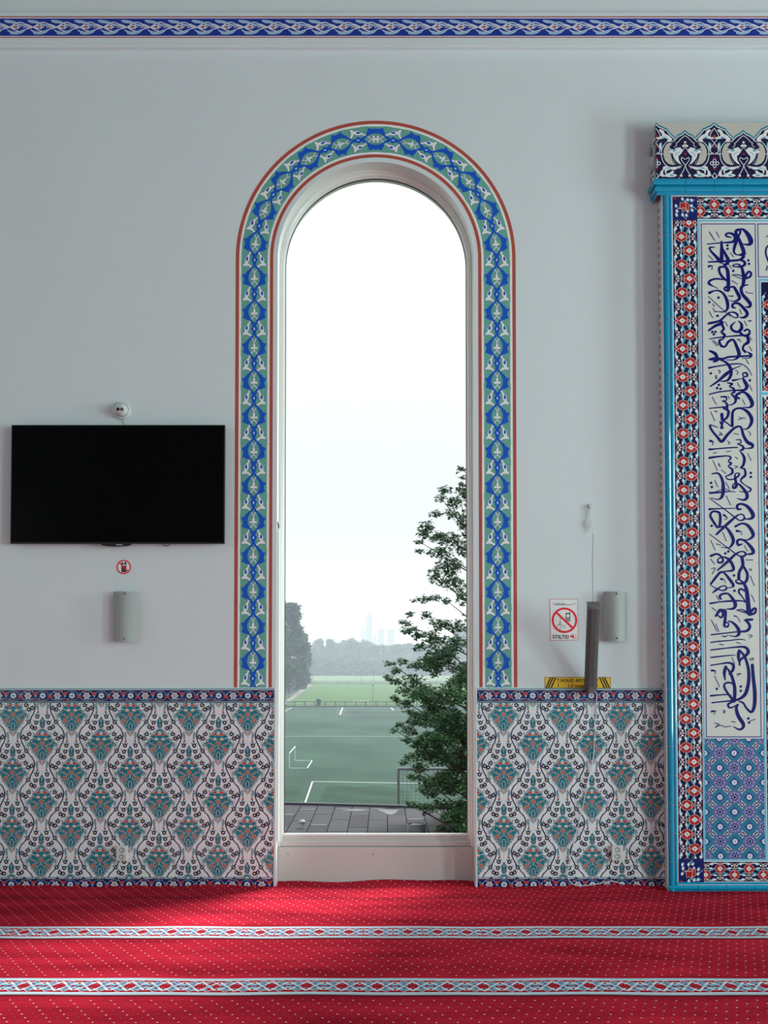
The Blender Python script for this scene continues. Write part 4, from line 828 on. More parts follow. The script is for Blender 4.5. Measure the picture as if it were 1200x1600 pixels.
def crest():                                           # units 6 per px, period 548 centred on the small peak; y as in the photo strip (70..598)
    S = Art(); W = N_wh
    prof = [(0, 145), (14, 160), (34, 174), (60, 184), (80, 202), (96, 218), (112, 196), (134, 176), (158, 150), (172, 128), (200, 118), (222, 106), (248, 96), (274, 70)]
    full = [(-a, b) for a, b in prof[::-1]]+prof[1:]
    S.poly(N_dark, 2, full+[(274, 598), (-274, 598)])
    S.stroke(N_tl, 3, full, 15, curve=False, caps=False); S.stroke(W, 4, [(a, b+13) for a, b in full], 8, curve=False, caps=False)
    H_ = Art()
    # moon shape between the peaks
    H_.poly(N_pale, 4, [(120, 262), (150, 256), (182, 280), (200, 322), (204, 372), (190, 420), (162, 452), (120, 466), (82, 462), (96, 440), (118, 400), (126, 362), (150, 344), (158, 322), (140, 326), (112, 320), (140, 312), (152, 300)])
    H_.stroke(N_dark, 5, [(86, 468, 9), (112, 430, 10), (128, 380, 10), (136, 360, 8)])
    H_.stroke(W, 5, [(96, 226, 7), (108, 244, 7), (170, 250, 6), (214, 306, 7), (222, 372, 7), (204, 440, 7), (150, 486, 7), (60, 482, 6)])
    H_.poly(W, 4, [(18, 330), (48, 300), (82, 306), (110, 322), (158, 334), (140, 352), (116, 358), (110, 392), (84, 430), (60, 452), (36, 462), (60, 420), (64, 384), (44, 366)]); H_.poly(N_cy, 5, [(96, 314), (120, 330), (106, 344), (80, 330)]); H_.stroke(N_cy, 5, [(52, 344, 5), (78, 356, 7), (96, 384, 5)])
    H_.stroke(W, 5, [(0, 300, 5), (18, 320, 5), (36, 344, 5)]); H_.stroke(W, 5, [(0, 190, 6), (34, 216, 6), (66, 250, 6), (84, 262, 6), (80, 282, 5), (104, 300, 5)])
    # big peak (half at x 274)
    H_.poly(W, 4, [(130, 240), (118, 224), (150, 190), (188, 172), (200, 146), (232, 128), (246, 142), (222, 166), (214, 190), (250, 208), (262, 222), (226, 222), (190, 214), (160, 222), (170, 246)]); H_.poly(N_cy, 5, [(170, 212), (196, 200), (220, 206), (200, 216)])
    H_.stroke(W, 4, [(274, 120, 6), (250, 156, 6), (236, 190, 6), (250, 230, 5), (274, 258, 5)]); H_.disc(N_red, 5, 274, 196, 13, 18, 8); H_.disc(W, 4, 262, 212, 12, 10, 6)
    H_.stroke(W, 4, [(274, 262, 6), (252, 290, 6), (238, 320, 6), (244, 352, 8), (270, 364, 6)]); H_.poly(N_cy, 4, [(220, 250), (242, 262), (250, 300), (226, 336), (214, 300)]); H_.poly(W, 5, [(226, 262), (240, 272), (240, 310), (226, 322)])
    for y in (296, 404, 500): H_.disc(N_red, 5, 274, y, 15, 12, 6)
    for dx, y in ((0, 426), (0, 474), (26, 450), (-26, 450)): H_.ring(W, 5, 274+dx-0.001, y, 18, 11, 8)
    H_.stroke(W, 4, [(210, 360, 6), (236, 366, 7), (262, 350, 6)])
    # foot scrolls
    H_.poly(W, 4, [(60, 492), (100, 484), (150, 490), (182, 476), (206, 480), (214, 510), (232, 528), (240, 560), (220, 576), (190, 574), (150, 580), (110, 578), (76, 566), (90, 552), (120, 548), (104, 528), (120, 516), (150, 540), (180, 548), (176, 520), (140, 506), (100, 512)])
    H_.poly(N_cy, 5, [(130, 492), (168, 488), (190, 500), (150, 500)]); H_.poly(N_cy, 5, [(110, 556), (140, 552), (150, 570), (116, 572)])
    H_.poly(N_dark, 5, [(196, 500), (210, 530), (206, 560), (180, 560), (190, 540)])
    H_.stroke(W, 5, [(0, 470, 6), (14, 510, 6), (44, 560, 6), (60, 592, 6)]); H_.stroke(W, 5, [(30, 468, 5), (52, 488, 6), (58, 476, 5)]); H_.disc(W, 5, 56, 486, 12, 12, 8); H_.disc(W, 5, 40, 566, 14, 12, 8); H_.disc(N_red, 6, 52, 576, 9, 9, 6); H_.disc(N_red, 6, 54, 486, 6, 6, 6)
    H_.stroke(W, 4, [(274, 598, 6), (250, 572, 6), (232, 548, 6)]); H_.stroke(W, 4, [(274, 540, 5), (256, 566, 5), (274, 594, 5)])
    H_.mirror(); S.p += H_.p
    # small peak spade and flower
    S.poly(N_dark, 5, [(0, 208), (20, 226), (50, 244), (58, 270), (44, 296), (18, 312), (0, 334), (-18, 312), (-44, 296), (-58, 270), (-50, 244), (-20, 226)])
    for x, y, r in ((0, 254, 12), (0, 280, 15), (-18, 288, 11), (18, 288, 11)): S.disc(W, 6, x, y, r, n=8)
    S.disc(N_red, 7, 0, 270, 8, 10, 6); S.disc(N_red, 7, 0, 362, 13, 9, 6); S.stroke(W, 6, [(0, 468, 6), (-36, 420, 6), (-30, 396, 6), (0, 412, 5), (30, 396, 6), (36, 420, 6), (0, 468, 6)])
    return S
CM = crest(); A = Art(); uC = cX(1026)-cX(1025); hC = (zc2-zc1)/(598-70)
for i in range(-1, 6):
    xc_ = cX(1070.5)+i*91.3*uC
    A.put(CM, lambda a, b: (xc_+a*uC/6, zc2-(b-70)*hC), clip=(XCL, zc1, XE, zc2))
xx = cX(1070.5)-91.3*uC
while xx < XE:
    if xx > XCL: A.rect(N_joint, 1, xx-0.0006, zc1, xx+0.0006, zc2)
    xx += 45.65*uC
tag(A.build('crest_tiles', lambda a, b, d: (a, YC-0.0006-d, b), ni), 'scalloped navy and white crest frieze')
B = Art(); w_ = 91.3*uC
B.put(CM, lambda a, b: (-w_*0.5+a*uC/6*1.0+0.0, zc2-(b-70)*hC), clip=(-0.166, zc1, 0.0, zc2))
B.build('crest_side_tiles', lambda a, b, d: (XCL-0.0006-d, YC+(-a), b), ni)
# ------------------------------------------------------------ television
K_blk = mat('tv_black_plastic', (0.010, 0.010, 0.012, 1), 0.35, 0.4); K_scr = mat('tv_screen', (0.0008, 0.0008, 0.001, 1), 0.14, 0.07)
K_wht = mat('fitting_white', (0.72, 0.74, 0.74, 1), 0.35, 0.45)
YT = -0.075
a, b = P(18, 664, YT), P(350.5, 849.5, YT)
tv = tag(empty('television', ((a.x+b.x)/2, YT/2, b.z)), 'large black flat television switched off on the wall left of the window', 'television'); tv['_w'] = ((a.x+b.x)/2, YT/2, b.z)
MB().box((a.x, YT+0.003, b.z), (b.x, YT+0.035, a.z), K_blk, 0.003).box((a.x+0.25, YT+0.035, b.z+0.12), (b.x-0.25, -0.012, a.z-0.12), K_blk, 0.01).build('casing', tv)
bz = 0.007
mb = MB()
for lo, hi in (((a.x, YT, b.z), (a.x+bz, YT+0.004, a.z)), ((b.x-bz, YT, b.z), (b.x, YT+0.004, a.z)), ((a.x, YT, a.z-bz), (b.x, YT+0.004, a.z)), ((a.x, YT, b.z), (b.x, YT+0.004, b.z+bz+0.004))): mb.box(lo, hi, K_blk, 0.001)
mb.build('bezel', tv)
MB().box((a.x+bz, YT+0.0015, b.z+bz+0.004), (b.x-bz, YT+0.003, a.z-bz), K_scr).build('screen', tv)
c = P(181, 851, YT); wd = 0.108
prof = [(-wd, 0.004), (-wd*0.9, -0.010), (-wd*0.6, -0.0165), (0, -0.019), (wd*0.6, -0.0165), (wd*0.9, -0.010), (wd, 0.004)]
MB().prism(prof, lambda u, v, d: (c.x+u, d, b.z+v), YT+0.002, YT+0.022, K_blk).build('name_lip', tv)
MB().box((c.x+0.000, YT+0.0012, b.z-0.0105), (c.x+0.046, YT+0.002, b.z-0.0045), mat('badge_grey', (0.5, 0.5, 0.52, 1), 0.4)).build('badge', tv)
a2 = P(254, 849, -0.03)
MB().tube([a2+Vector((0, 0, 0.02)), a2+Vector((0.006, 0, -0.012)), a2+Vector((0.025, 0, -0.018)), a2+Vector((0.048, 0, -0.012)), a2+Vector((0.055, 0, 0.02))], 0.003, K_blk).build('cable_loop', tv, True)

# ------------------------------------------------------------ dome security camera
c = P(191, 642, 0); c.y = 0
dc = tag(empty('security_camera', c), 'small white eyeball security camera with two dark lenses above the television', 'security camera'); dc['_w'] = tuple(c)
MB().lathe([(0.062, 0), (0.063, 0.006), (0.061, 0.020), (0.056, 0.024), (0.048, 0.026)], c, (0, -1, 0), K_wht, 40).build('mounting_ring', dc, True)
bc = c+Vector((0.002, -0.040, -0.002)); ax = Vector((0.02, -1, -0.22)).normalized()
MB().lathe([(0.046*math.sin(t), 0.046*math.cos(t)) for t in [PI*i/24 for i in range(3, 25)]]+[], bc, ax, K_wht, 36).build('ball', dc, True)
fc = bc+ax*0.044; ux = Vector((1, 0, 0)); uz = ax.cross(ux); uz = uz if uz.z > 0 else -uz
MB().lathe([(0, 0.002), (0.024, 0.002), (0.027, -0.001), (0.028, -0.006)], fc, ax, mat('face_plate_grey', (0.62, 0.64, 0.64, 1), 0.3), 30).build('face_plate', dc, True)
K_lens = mat('lens_black', (0.004, 0.004, 0.006, 1), 0.1, 0.6)
for dx, nm in ((-0.0135, 0), (0.0135, 1)):
    l = MB().lathe([(0, 0.004), (0.007, 0.0045), (0.0112, 0.002), (0.0112, 0)], fc+ux*dx+uz*0.006+ax*0.002, ax, K_lens, 20)
    if nm: l.lathe([(0.0035, 0.0052), (0.0055, 0.0052)], fc+ux*dx+uz*0.006+ax*0.002, ax, mat('lens_ring', (0.4, 0.42, 0.42, 1), 0.3), 16)
    l.build('lens', dc, True)
MB().lathe([(0, 0.0032), (0.002, 0.003)], fc-uz*0.011, ax, K_lens, 8).build('sensor', dc)
q = [c+Vector((0.014, -0.010, -0.058)), c+Vector((0.017, -0.008, -0.075)), c+Vector((0.020, -0.006, -0.090)), c+Vector((0.030, -0.008, -0.115))]
MB().tube(q, 0.0028, K_wht).build('cable', dc, True)

# ------------------------------------------------------------ wall lamps
K_gls = mat('frosted_glass', (0.40, 0.45, 0.43, 1), 0.6, 0.2, noise=(5, 0.03)); K_scw = mat('chrome_screw', (0.32, 0.32, 0.32, 1), 0.25, 0.5, 0.9)
def wall_lamp(xl, xr, yt, yb, label):
    a, b = P(xl, yt, -0.05), P(xr, yb, -0.05); cx_, hw, z0, z1 = (a.x+b.x)/2, (b.x-a.x)/2, b.z, a.z
    t = tag(empty('wall_lamp', (cx_, 0, z0)), label, 'wall lamp', 'curved frosted glass wall lamps'); t['_w'] = (cx_, 0, z0)
    MB().box((cx_-0.045, -0.022, z0+0.05), (cx_+0.045, 0, z1-0.05), mat('lamp_plate', (0.6, 0.6, 0.6, 1), 0.4), 0.004).build('back_plate', t)
    n = 20; vs = []; fs = []
    for th in (0.0, -0.004):
        for i in range(n+1):
            u = -1+2*i/n; y = -0.035-0.045*(1-u*u)+th
            zb_ = 0.006*(1-u*u); vs += [(cx_+u*hw, y, z0-zb_*1.0), (cx_+u*hw, y, z1+zb_*0.0)]
    m_ = 2*(n+1)
    for i in range(n):
        fs += [(2*i, 2*i+1, 2*i+3, 2*i+2), (m_+2*i, m_+2*i+2, m_+2*i+3, m_+2*i+1), (2*i, 2*i+2, m_+2*i+2, m_+2*i), (2*i+1, m_+2*i+1, m_+2*i+3, 2*i+3)]
    fs += [(0, m_, m_+1, 1), (2*n, 2*n+1, m_+2*n+1, m_+2*n)]
    finish('glass_shade', vs, fs, K_gls, None, t)
    for zz in (z0+0.017, z1-0.015):
        MB().lathe([(0, 0.009), (0.005, 0.008), (0.0075, 0.004), (0.0075, 0)], (cx_+0.005, -0.084, zz), (0, -1, 0), K_scw, 14).build('screw', t, True)
    MB().lathe([(0.0, 0.0), (0.012, 0.002), (0.014, 0.02), (0.012, 0.05), (0.0, 0.055)], (cx_, -0.045, z0+0.12), (0, 0, 1), mat('bulb_white', (0.8, 0.78, 0.72, 1), 0.5), 12).build('bulb', t, True)
    return t
wall_lamp(176.5, 214, 924.5, 1002, 'frosted glass wall lamp with two screws, below the television and the small round sticker')
wall_lamp(943, 980.5, 924.5, 1001, 'frosted glass wall lamp with two screws, right of the hanging grey column speaker')

# ------------------------------------------------------------ signs and stickers
K_pap = mat('sign_white', rgb(206, 204, 208, 0.55), 0.4, 0.3); K_sred = mat('sign_red', rgb(186, 34, 44, 0.54), 0.4, 0.3); K_sblk = mat('sign_black', (0.02, 0.02, 0.025, 1), 0.4, 0.3)
K_yel = mat('sign_yellow', rgb(244, 156, 42, 0.56), 0.35, 0.3); K_bor = mat('sign_border_red', rgb(160, 80, 84, 0.54), 0.4, 0.3); K_gry = mat('sign_grey', (0.12, 0.12, 0.13, 1), 0.5)
us = P(1, 960).x-P(0, 960).x
def wallfn(cx_, cz, rot=0.0, y0=-0.001):               # units: photo pixels, y down, centred
    c_, s_ = math.cos(rot), math.sin(rot)
    return lambda a, b, d: (cx_+(a*c_-b*s_)*us, y0-d, cz-(a*s_+b*c_)*us)
def put_text(A, m, L, body, x, y, size, width=None, bold=0.0):
    polys, w_ = text_mesh(body, size, bold, width)
    for p in polys: A.poly(m, L, [(x+a, y-b) for a, b in p])
# round no-phone sticker
A = Art(); A.disc(K_pap, 0, 0, 0, 9.4, n=40); A.ring(K_sred, 3, 0, 0, 11.3, 9.3, 40)
A.rect(K_sblk, 1, -3.8, -7.2, 3.9, 8.2); A.poly(K_sblk, 1, [(2, -8.4), (4, -7.8), (4, -6), (2, -6)]); A.rect(K_pap, 2, -3.2, -3.9, 3.4, -2.2); A.disc(K_pap, 2, 0.2, -5.8, 1.4, 0.8, 8)
for i in range(4):
    for j in range(3): A.rect(K_gry, 2, -2.8+j*2.2, -0.6+i*1.9, -1.2+j*2.2, 0.6+i*1.9)
A.stroke(K_sred, 4, [(-7, -7), (7, 7)], 2.0, curve=False, caps=False)
p_ = P(193.5, 886); tag(A.build('no_phone_sticker', wallfn(p_.x, p_.z), step=0.0002), 'small round red no-phone sticker between the television and the lamp', 'sticker')
# STILTE! sign
A = Art(); A.poly(K_bor, 0, [(-22.6, -32.3), (21.4, -32.5), (22.4, 32.0), (-21.6, 33.0)]); A.poly(K_pap, 1, [(-21.8, -31.5), (20.7, -31.7), (21.6, 31.2), (-20.8, 32.2)])
R2 = random.Random(3)
for i in range(15):
    x = -17+i*1.25; A.stroke(K_sblk, 2, [(x, -26+R2.uniform(-1.6, 1.6)), (x+0.9, -24.3+R2.uniform(-1, 1)), (x+0.2, -22.6+R2.uniform(-0.8, 0.8))], 0.38)
    if i % 2: A.stroke(K_sblk, 2, [(x, -28.2+R2.uniform(-0.4, 0.4)), (x+1, -27.6)], 0.35, caps=False)
A.stroke(K_sblk, 2, [(-14, -23.8, 0.5), (-6, -24.2, 0.6), (0, -23.6, 0.7), (6, -23.2, 0.8), (13, -23.8, 0.7), (17, -24.6, 0.6), (15.6, -26.4, 0.4)])
A.ring(K_sred, 3, 0.6, 1.0, 20.0, 16.7, 56)
A.rect(K_sblk, 2, 2.4, -10.4, 9.6, 3.2); A.rect(K_sblk, 2, 8.4, -12.4, 9.6, -10.2); A.rect(K_pap, 3, 3.6, -8.6, 8.4, -3.6)
for i in range(4):
    for j in range(3): A.rect(K_pap, 3, 3.3+j*2.0, -2.4+i*1.4, 4.6+j*2.0, -1.6+i*1.4)
for l in ([(-6.2, -3), (-5.2, 0), (-6.8, 2), (-6.2, 5), (-8, 8)], [(-11, 15), (-11, 11), (-10.4, 9), (-7.4, 7.4), (-5, 8.4)], [(-5.6, 2.6), (-4.4, 7), (-2, 9), (1.4, 9.8), (1.6, 12.6)], [(-6, 17), (-6.4, 14), (-4.8, 12), (-5.4, 9)], [(-7.2, 4), (-7, 10)], [(-1, 10.4), (0, 13.6)]):
    A.stroke(K_sblk, 2, l, 0.55)
A.stroke(K_sred, 4, [(-11.3, -10.6), (13.5, 13.0)], 3.4, curve=False, caps=False)
put_text(A, K_sblk, 2, 'STILTE!', -18.0, 29.6, 7.6, 25.5, 0.24)
A.poly(K_sred, 2, [(9.4, 25.2), (12, 25.0), (15.2, 22.2), (15.2, 29.6), (12, 27.6), (9.4, 27.4)]); A.stroke(K_sred, 3, [(10, 22.6), (17, 29.4)], 0.7, curve=False)
for r in (2.2, 3.6): A.stroke(K_sred, 2, [(16.4+r*0.4, 26-r), (16.6+r*0.9, 26), (16.4+r*0.4, 26+r)], 0.45)
p_ = P(881.3, 968.2); tag(A.build('silence_sign', wallfn(p_.x, p_.z, 0.004), step=0.0002), 'white sign with red border, crossed-out phone and the word STILTE!', 'sign')
# HOUD AFSTAND strip
A = Art(); A.rect(K_sblk, 0, -51.6, -8.7, 51.6, 8.7); A.rect(K_yel, 1, -51.0, -8.1, 51.0, 8.1)
for sg in (-1, 1):
    for k in range(3):
        x = sg*(50-k*4.3) if k else sg*49.3; xt = x-sg*7.2
        A.poly(K_sblk, 2, [(x-sg*1.3, 8.0), (x+sg*1.0, 8.0), (xt+sg*1.2, -8.0), (xt-sg*1.1, -8.0)])
    ax_ = sg*30.4
    A.stroke(K_sblk, 2, [(ax_, -5.6), (ax_, 5.6)], 0.7, curve=False, caps=False)
    for s2 in (-1, 1): A.poly(K_sblk, 2, [(ax_-1.6, s2*4.2), (ax_+1.6, s2*4.2), (ax_, s2*6.9)])
put_text(A, K_sblk, 2, 'HOUD AFSTAND', -26.4, -1.0, 6.9, 53.5, 0.20)
put_text(A, K_sblk, 2, '1,5 meter', -14.6, 7.0, 6.4, 29.5, 0.17)
p_ = P(902.6, 1066.6); tag(A.build('distance_sign', wallfn(p_.x, p_.z, 0.0), step=0.0002), 'yellow strip with black stripes reading HOUD AFSTAND 1,5 meter above the tiles', 'sign')

# ------------------------------------------------------------ hanging column speaker
K_sp = mat('speaker_grey', (0.135, 0.130, 0.127, 1), 0.75, 0.15); K_spc = mat('speaker_cap', (0.17, 0.165, 0.16, 1), 0.5, 0.3)
B0 = P(923.5, 1080, -0.11); T0 = P(928.8, 948.5, -0.42)
K_str = mat('cord_white', (0.62, 0.64, 0.64, 1), 0.6); K_wire = mat('steel_wire', (0.10, 0.10, 0.10, 1), 0.5)
sp = tag(empty('column_speaker', B0), 'slim dark grey column speaker leaning out from the wall on a thin cord', 'speaker'); sp['_w'] = tuple(B0)
up = (T0-B0).normalized(); rt = Vector((1, -0.05, 0)).normalized(); rt = (rt-up*rt.dot(up)).normalized(); fw = rt.cross(up); fw = fw if fw.y < 0 else -fw
Ls = (T0-B0).length; hw, dp = 0.040, 0.080
bm2 = lambda u, v, d: B0+rt*u+up*v+fw*d
sec = [(-hw, -dp), (hw, -dp), (hw, -0.018), (hw*0.86, -0.004), (hw*0.4, 0.002), (-hw*0.4, 0.002), (-hw*0.86, -0.004), (-hw, -0.018)]
def loft(mb, v0, v1, s_, m): 
    n = len(sec); vs = [bm2(a*s_, v0, b) for a, b in sec]+[bm2(a*s_, v1, b) for a, b in sec]
    mb.add(vs, [tuple(range(n))[::-1], tuple(range(n, 2*n))]+[(i, (i+1) % n, n+(i+1) % n, n+i) for i in range(n)], m)
mb = MB(); loft(mb, 0.012, Ls-0.022, 0.97, K_sp); mb.build('body', sp)
mb = MB()                                              # perforated grille: fine horizontal slots
nsl = 64
for i in range(nsl):
    v = 0.016+(Ls-0.042)*i/nsl; h = (Ls-0.042)/nsl*0.55
    vs = [bm2(a, v, b+0.0022) for a, b in sec[2:]]+[bm2(a, v+h, b+0.0022) for a, b in sec[2:]]; n = 6
    mb.add(vs, [(j, j+1, n+j+1, n+j) for j in range(n-1)], K_sp)
mb.build('grille', sp)
mb = MB(); loft(mb, Ls-0.020, Ls, 1.03, K_spc); mb.build('top_cap', sp)
mb = MB(); loft(mb, 0.0, 0.012, 1.02, K_sp); mb.build('bottom_cap', sp)
mb = MB().box((B0.x-0.02, B0.y-0.02, B0.z-0.015), (B0.x+0.02, -0.002, B0.z+0.03), K_sp, 0.003); mb.build('wall_bracket', sp)
hk = P(921, 791, -0.012)
MB().tube([P(926.5, 835, -0.06), P(925.5, 880, -0.22), T0+Vector((-0.004, 0.03, 0.0))], 0.0016, K_wire).tube([hk, P(921.5, 806, -0.02), P(925, 824, -0.04), P(926.5, 836, -0.06)], 0.0015, K_str).build('hanging_wire', sp, True)
hook = tag(empty('wall_hook', (hk.x, 0, hk.z)), 'small white hook with knotted loose cord high above the column speaker', 'hook'); hook['_w'] = (hk.x, 0, hk.z)
MB().lathe([(0.016, 0), (0.016, 0.004), (0.006, 0.006), (0.005, 0.018), (0.008, 0.022), (0, 0.024)], (hk.x, 0, hk.z), (0, -1, 0), K_wht, 16).build('hook_plate', hook, True)
mb = MB()
for w_ in ([(919, 788), (916, 793), (920, 797), (924, 793), (922, 788)], [(920, 798), (918, 808), (915, 816), (918, 824), (921, 830)], [(923, 786), (924, 789), (922, 798), (922.5, 812), (922, 826)], [(917, 820), (919, 814), (921, 822), (917, 832)]):
    mb.tube(cr([tuple(P(x, y, -0.016)) for x, y in w_], 5), 0.0022, K_str, 6)
mb.build('knotted_cord', hook, True)
# white cable from the speaker down over the tiles to the carpet
pth = [(733, 1085), (735.2, 0)]
pc = [(932.5, 1084), (932, 1095), (931.8, 1108), (930.2, 1135), (928.8, 1160), (927.5, 1180), (924.5, 1196), (917.5, 1225), (909, 1268), (899, 1308), (892.5, 1335), (888, 1355), (887.6, 1370), (893, 1380), (905, 1384.0), (925, 1382.5), (945, 1378.5), (958, 1377), (968, 1379.5), (975, 1382.5)]
pts = cr([tuple(P(x, y, -0.028)) for x, y in pc], 6)
o = MB().tube([B0+Vector((0.03, 0.03, -0.002))]+pts, 0.0030, mat('cable_white', (0.70, 0.76, 0.78, 1), 0.4), 8).build('speaker_cable', None, True)
tag(o, 'thin white cable hanging from the column speaker down the tiles to the carpet', 'cable')

# ------------------------------------------------------------ double sockets in the dado
K_in = mat('socket_recess', (0.34, 0.36, 0.34, 1), 0.5)
def socket(px, py, label):
    c = P(px, py, yd); hw, hh = 0.038, 0.052
    t = tag(empty('wall_socket', (c.x, yd, c.z)), label, 'socket', 'white double sockets in the tile dado'); t['_w'] = (c.x, yd, c.z)
    MB().box((c.x-hw, yd-0.030, c.z-hh), (c.x+hw, yd, c.z+hh), K_wht, 0.006).build('cover', t)
    for dz in (-0.023, 0.023):
        MB().lathe([(0.0215, 0.0306), (0.0205, 0.0318), (0.0195, 0.0306), (0.019, 0.0302), (0.0, 0.0302)], (c.x, yd, c.z+dz), (0, -1, 0), K_wht, 24).lathe([(0.0185, 0.0304), (0.0, 0.0304)], (c.x, yd, c.z+dz), (0, -1, 0), K_in, 24).lathe([(0.009, 0.0310), (0.0, 0.0312)], (c.x-0.003, yd, c.z+dz), (0, -1, 0), K_wht, 12).build('outlet', t, False)
    return t
socket(191.5, 1332.5, 'white double wall socket in the left tile dado, below the television')
socket(963.5, 1332.0, 'white double wall socket in the right tile dado, near the niche')
# ------------------------------------------------------------ outdoors
HG = -8.0; RG = HG                                      # ground level, well below the prayer room
HGc = H-HG
def gp(px, py): return G(px, py, HG)
O_grass = mat('turf_artificial', (0.030, 0.062, 0.046, 1), 0.9, 0.05, noise=(0.09, 0.38, (1, 0.35, 1)))
O_grass2 = mat('turf_natural', (0.052, 0.108, 0.034, 1), 0.95, 0.05, noise=(0.03, 0.16, (1, 0.4, 1)))
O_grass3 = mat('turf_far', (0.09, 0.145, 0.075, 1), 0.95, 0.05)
O_line = mat('line_paint', (0.45, 0.47, 0.46, 1), 0.8); O_path = mat('path_asphalt', (0.12, 0.11, 0.115, 1), 0.85)
O_ground = mat('verge_grass', (0.045, 0.075, 0.032, 1), 0.95, 0.05, noise=(0.06, 0.25)); O_wet = mat('wet_felt', (0.012, 0.013, 0.020, 1), 0.6, 0.15, noise=(0.9, 0.30), bump=(30, 0.15, 0.01))
O_metal = mat('fence_metal', (0.075, 0.085, 0.095, 1), 0.5); O_white = mat('goal_white', (0.5, 0.52, 0.52, 1), 0.5)
def quad_at(name, pts, z, m, parent=None):
    return finish(name, [(x, y, z) for x, y in pts], [list(range(len(pts)))], m, None, parent)
g = MB().box((-700, 1.0, HG-0.5), (700, 2600, HG-0.02), O_ground).build('ground'); tag(g, kind='structure')
Yf1 = gp(600, 1104.5).y; Yf2 = gp(600, 1068.5).y; Yn = 24.0
pt2 = lambda px, py: (gp(px, py).x, gp(px, py).y)
field = tag(empty('sports_field', (0, Yn, HG)), kind='structure'); field['_w'] = (0, Yn, HG)
quad_at('artificial_turf', [(-60, Yn), (90, Yn), (90, Yf1), (-60, Yf1)], HG, O_grass, field)
pl = pt2(446, 1103.4); pr_ = pt2(484, 1069.5)
quad_at('natural_turf', [(pt2(448, 1103.4)[0], Yf1+0.6), (130, Yf1+0.6), (130, Yf2-0.6), (pt2(486, 1069.5)[0], Yf2-0.6)], HG+0.01, O_grass2, field)
quad_at('far_turf', [(pt2(476, 1067.5)[0], Yf2+1), (260, Yf2+1), (260, gp(600, 1055).y), (pt2(480, 1055)[0], gp(600, 1055).y)], HG+0.01, O_grass3, field)
A = Art()
def ln(a, b, w_=0.14):
    A.stroke(O_line, 0, [pt2(*a), pt2(*b)], w_, curve=False, caps=False)
ln((476, 1257), (488.3, 1221.3), 0.11); ln((488.3, 1221.3), (700, 1225), 0.22); ln((400, 1150.4), (720, 1150.8), 0.2); ln((531, 1117), (535.5, 1105.5), 0.2); ln((531, 1117.2), (700, 1117.2), 0.25)
ln((443, 1112.5), (456, 1106), 0.16); ln((611, 1105.8), (615, 1110), 0.2); ln((615, 1110), (700, 1110), 0.25)
A.build('white_lines', lambda a, b, d: (a, b, HG+0.015+d), field)
A = Art(); Wt = mat('wet_turf', (0.021, 0.046, 0.032, 1), 0.9, 0.05, noise=(0.3, 0.25)); A.poly(Wt, 0, [pt2(430, 1226), pt2(462, 1229), pt2(470, 1233), pt2(464, 1242), pt2(458, 1268), pt2(430, 1268)]); A.poly(Wt, 0, [pt2(512, 1226), pt2(560, 1230), pt2(600, 1228), pt2(640, 1236), pt2(640, 1268), pt2(497, 1268), pt2(502, 1243)])
A.poly(mat('worn_turf', (0.018, 0.040, 0.026, 1), 0.9), 0, [pt2(524, 1117), pt2(528, 1108), pt2(541, 1108), pt2(538, 1117)]); 
A.build('worn_patch', lambda a, b, d: (a, b, HG+0.008+d), field)
quad_at('footpath', [pt2(430, 1103), pt2(446, 1096), pt2(478, 1070), pt2(488, 1070), pt2(462, 1090), pt2(440, 1103.4)], HG+0.02, O_path, field)

def fence(name, x0, x1, y, h, step, label, pw=0.06):
    t = tag(empty(name, ((x0+x1)/2, y, HG)), label, 'fence'); t['_w'] = ((x0+x1)/2, y, HG)
    mb = MB()
    for zz, r_ in ((h, pw*0.8), (h*0.5, pw*0.35), (0.10, pw*1.6)): mb.box((x0, y-r_*0.6, HG+zz-r_), (x1, y+r_*0.6, HG+zz+r_), O_metal)
    mb.build('rails', t)
    x = x0
    while x < x1: MB().box((x-pw, y-pw, HG), (x+pw, y+pw, HG+h+0.03), O_metal).build('post', t); x += step
    return t
fence('pitch_fence', gp(432, 1103).x, gp(715, 1103).x, Yf1, 1.02, (gp(613, 1103).x-gp(600, 1103).x)*1.2, 'low dark metal fence along the far edge of the near artificial pitch', 0.10)
fence('pitch_fence', gp(478, 1068).x, gp(715, 1068).x, Yf2, 0.95, (gp(613, 1068).x-gp(600, 1068).x)*1.3, 'low dark fence between the bright green field and the farthest field', 0.13)
# path-side fence on the left
t = tag(empty('path_fence', (gp(470, 1085).x, gp(470, 1085).y, HG)), 'tall grey mesh fence beside the footpath at the left edge of the fields', 'fence'); t['_w'] = (gp(470, 1085).x, gp(470, 1085).y, HG)
pa, pb = gp(452, 1090), gp(478, 1068)
for i in range(7):
    q = pa.lerp(pb, i/6); MB().tube([q, q+Vector((0, 0, 3.2))], 0.09, O_metal, 6).build('post', t)
mb = MB()
for zz in (0.3, 1.7, 3.2): mb.tube([pa+Vector((0, 0, zz)), pb+Vector((0, 0, zz))], 0.07, O_metal, 5)
mb.build('rails', t)
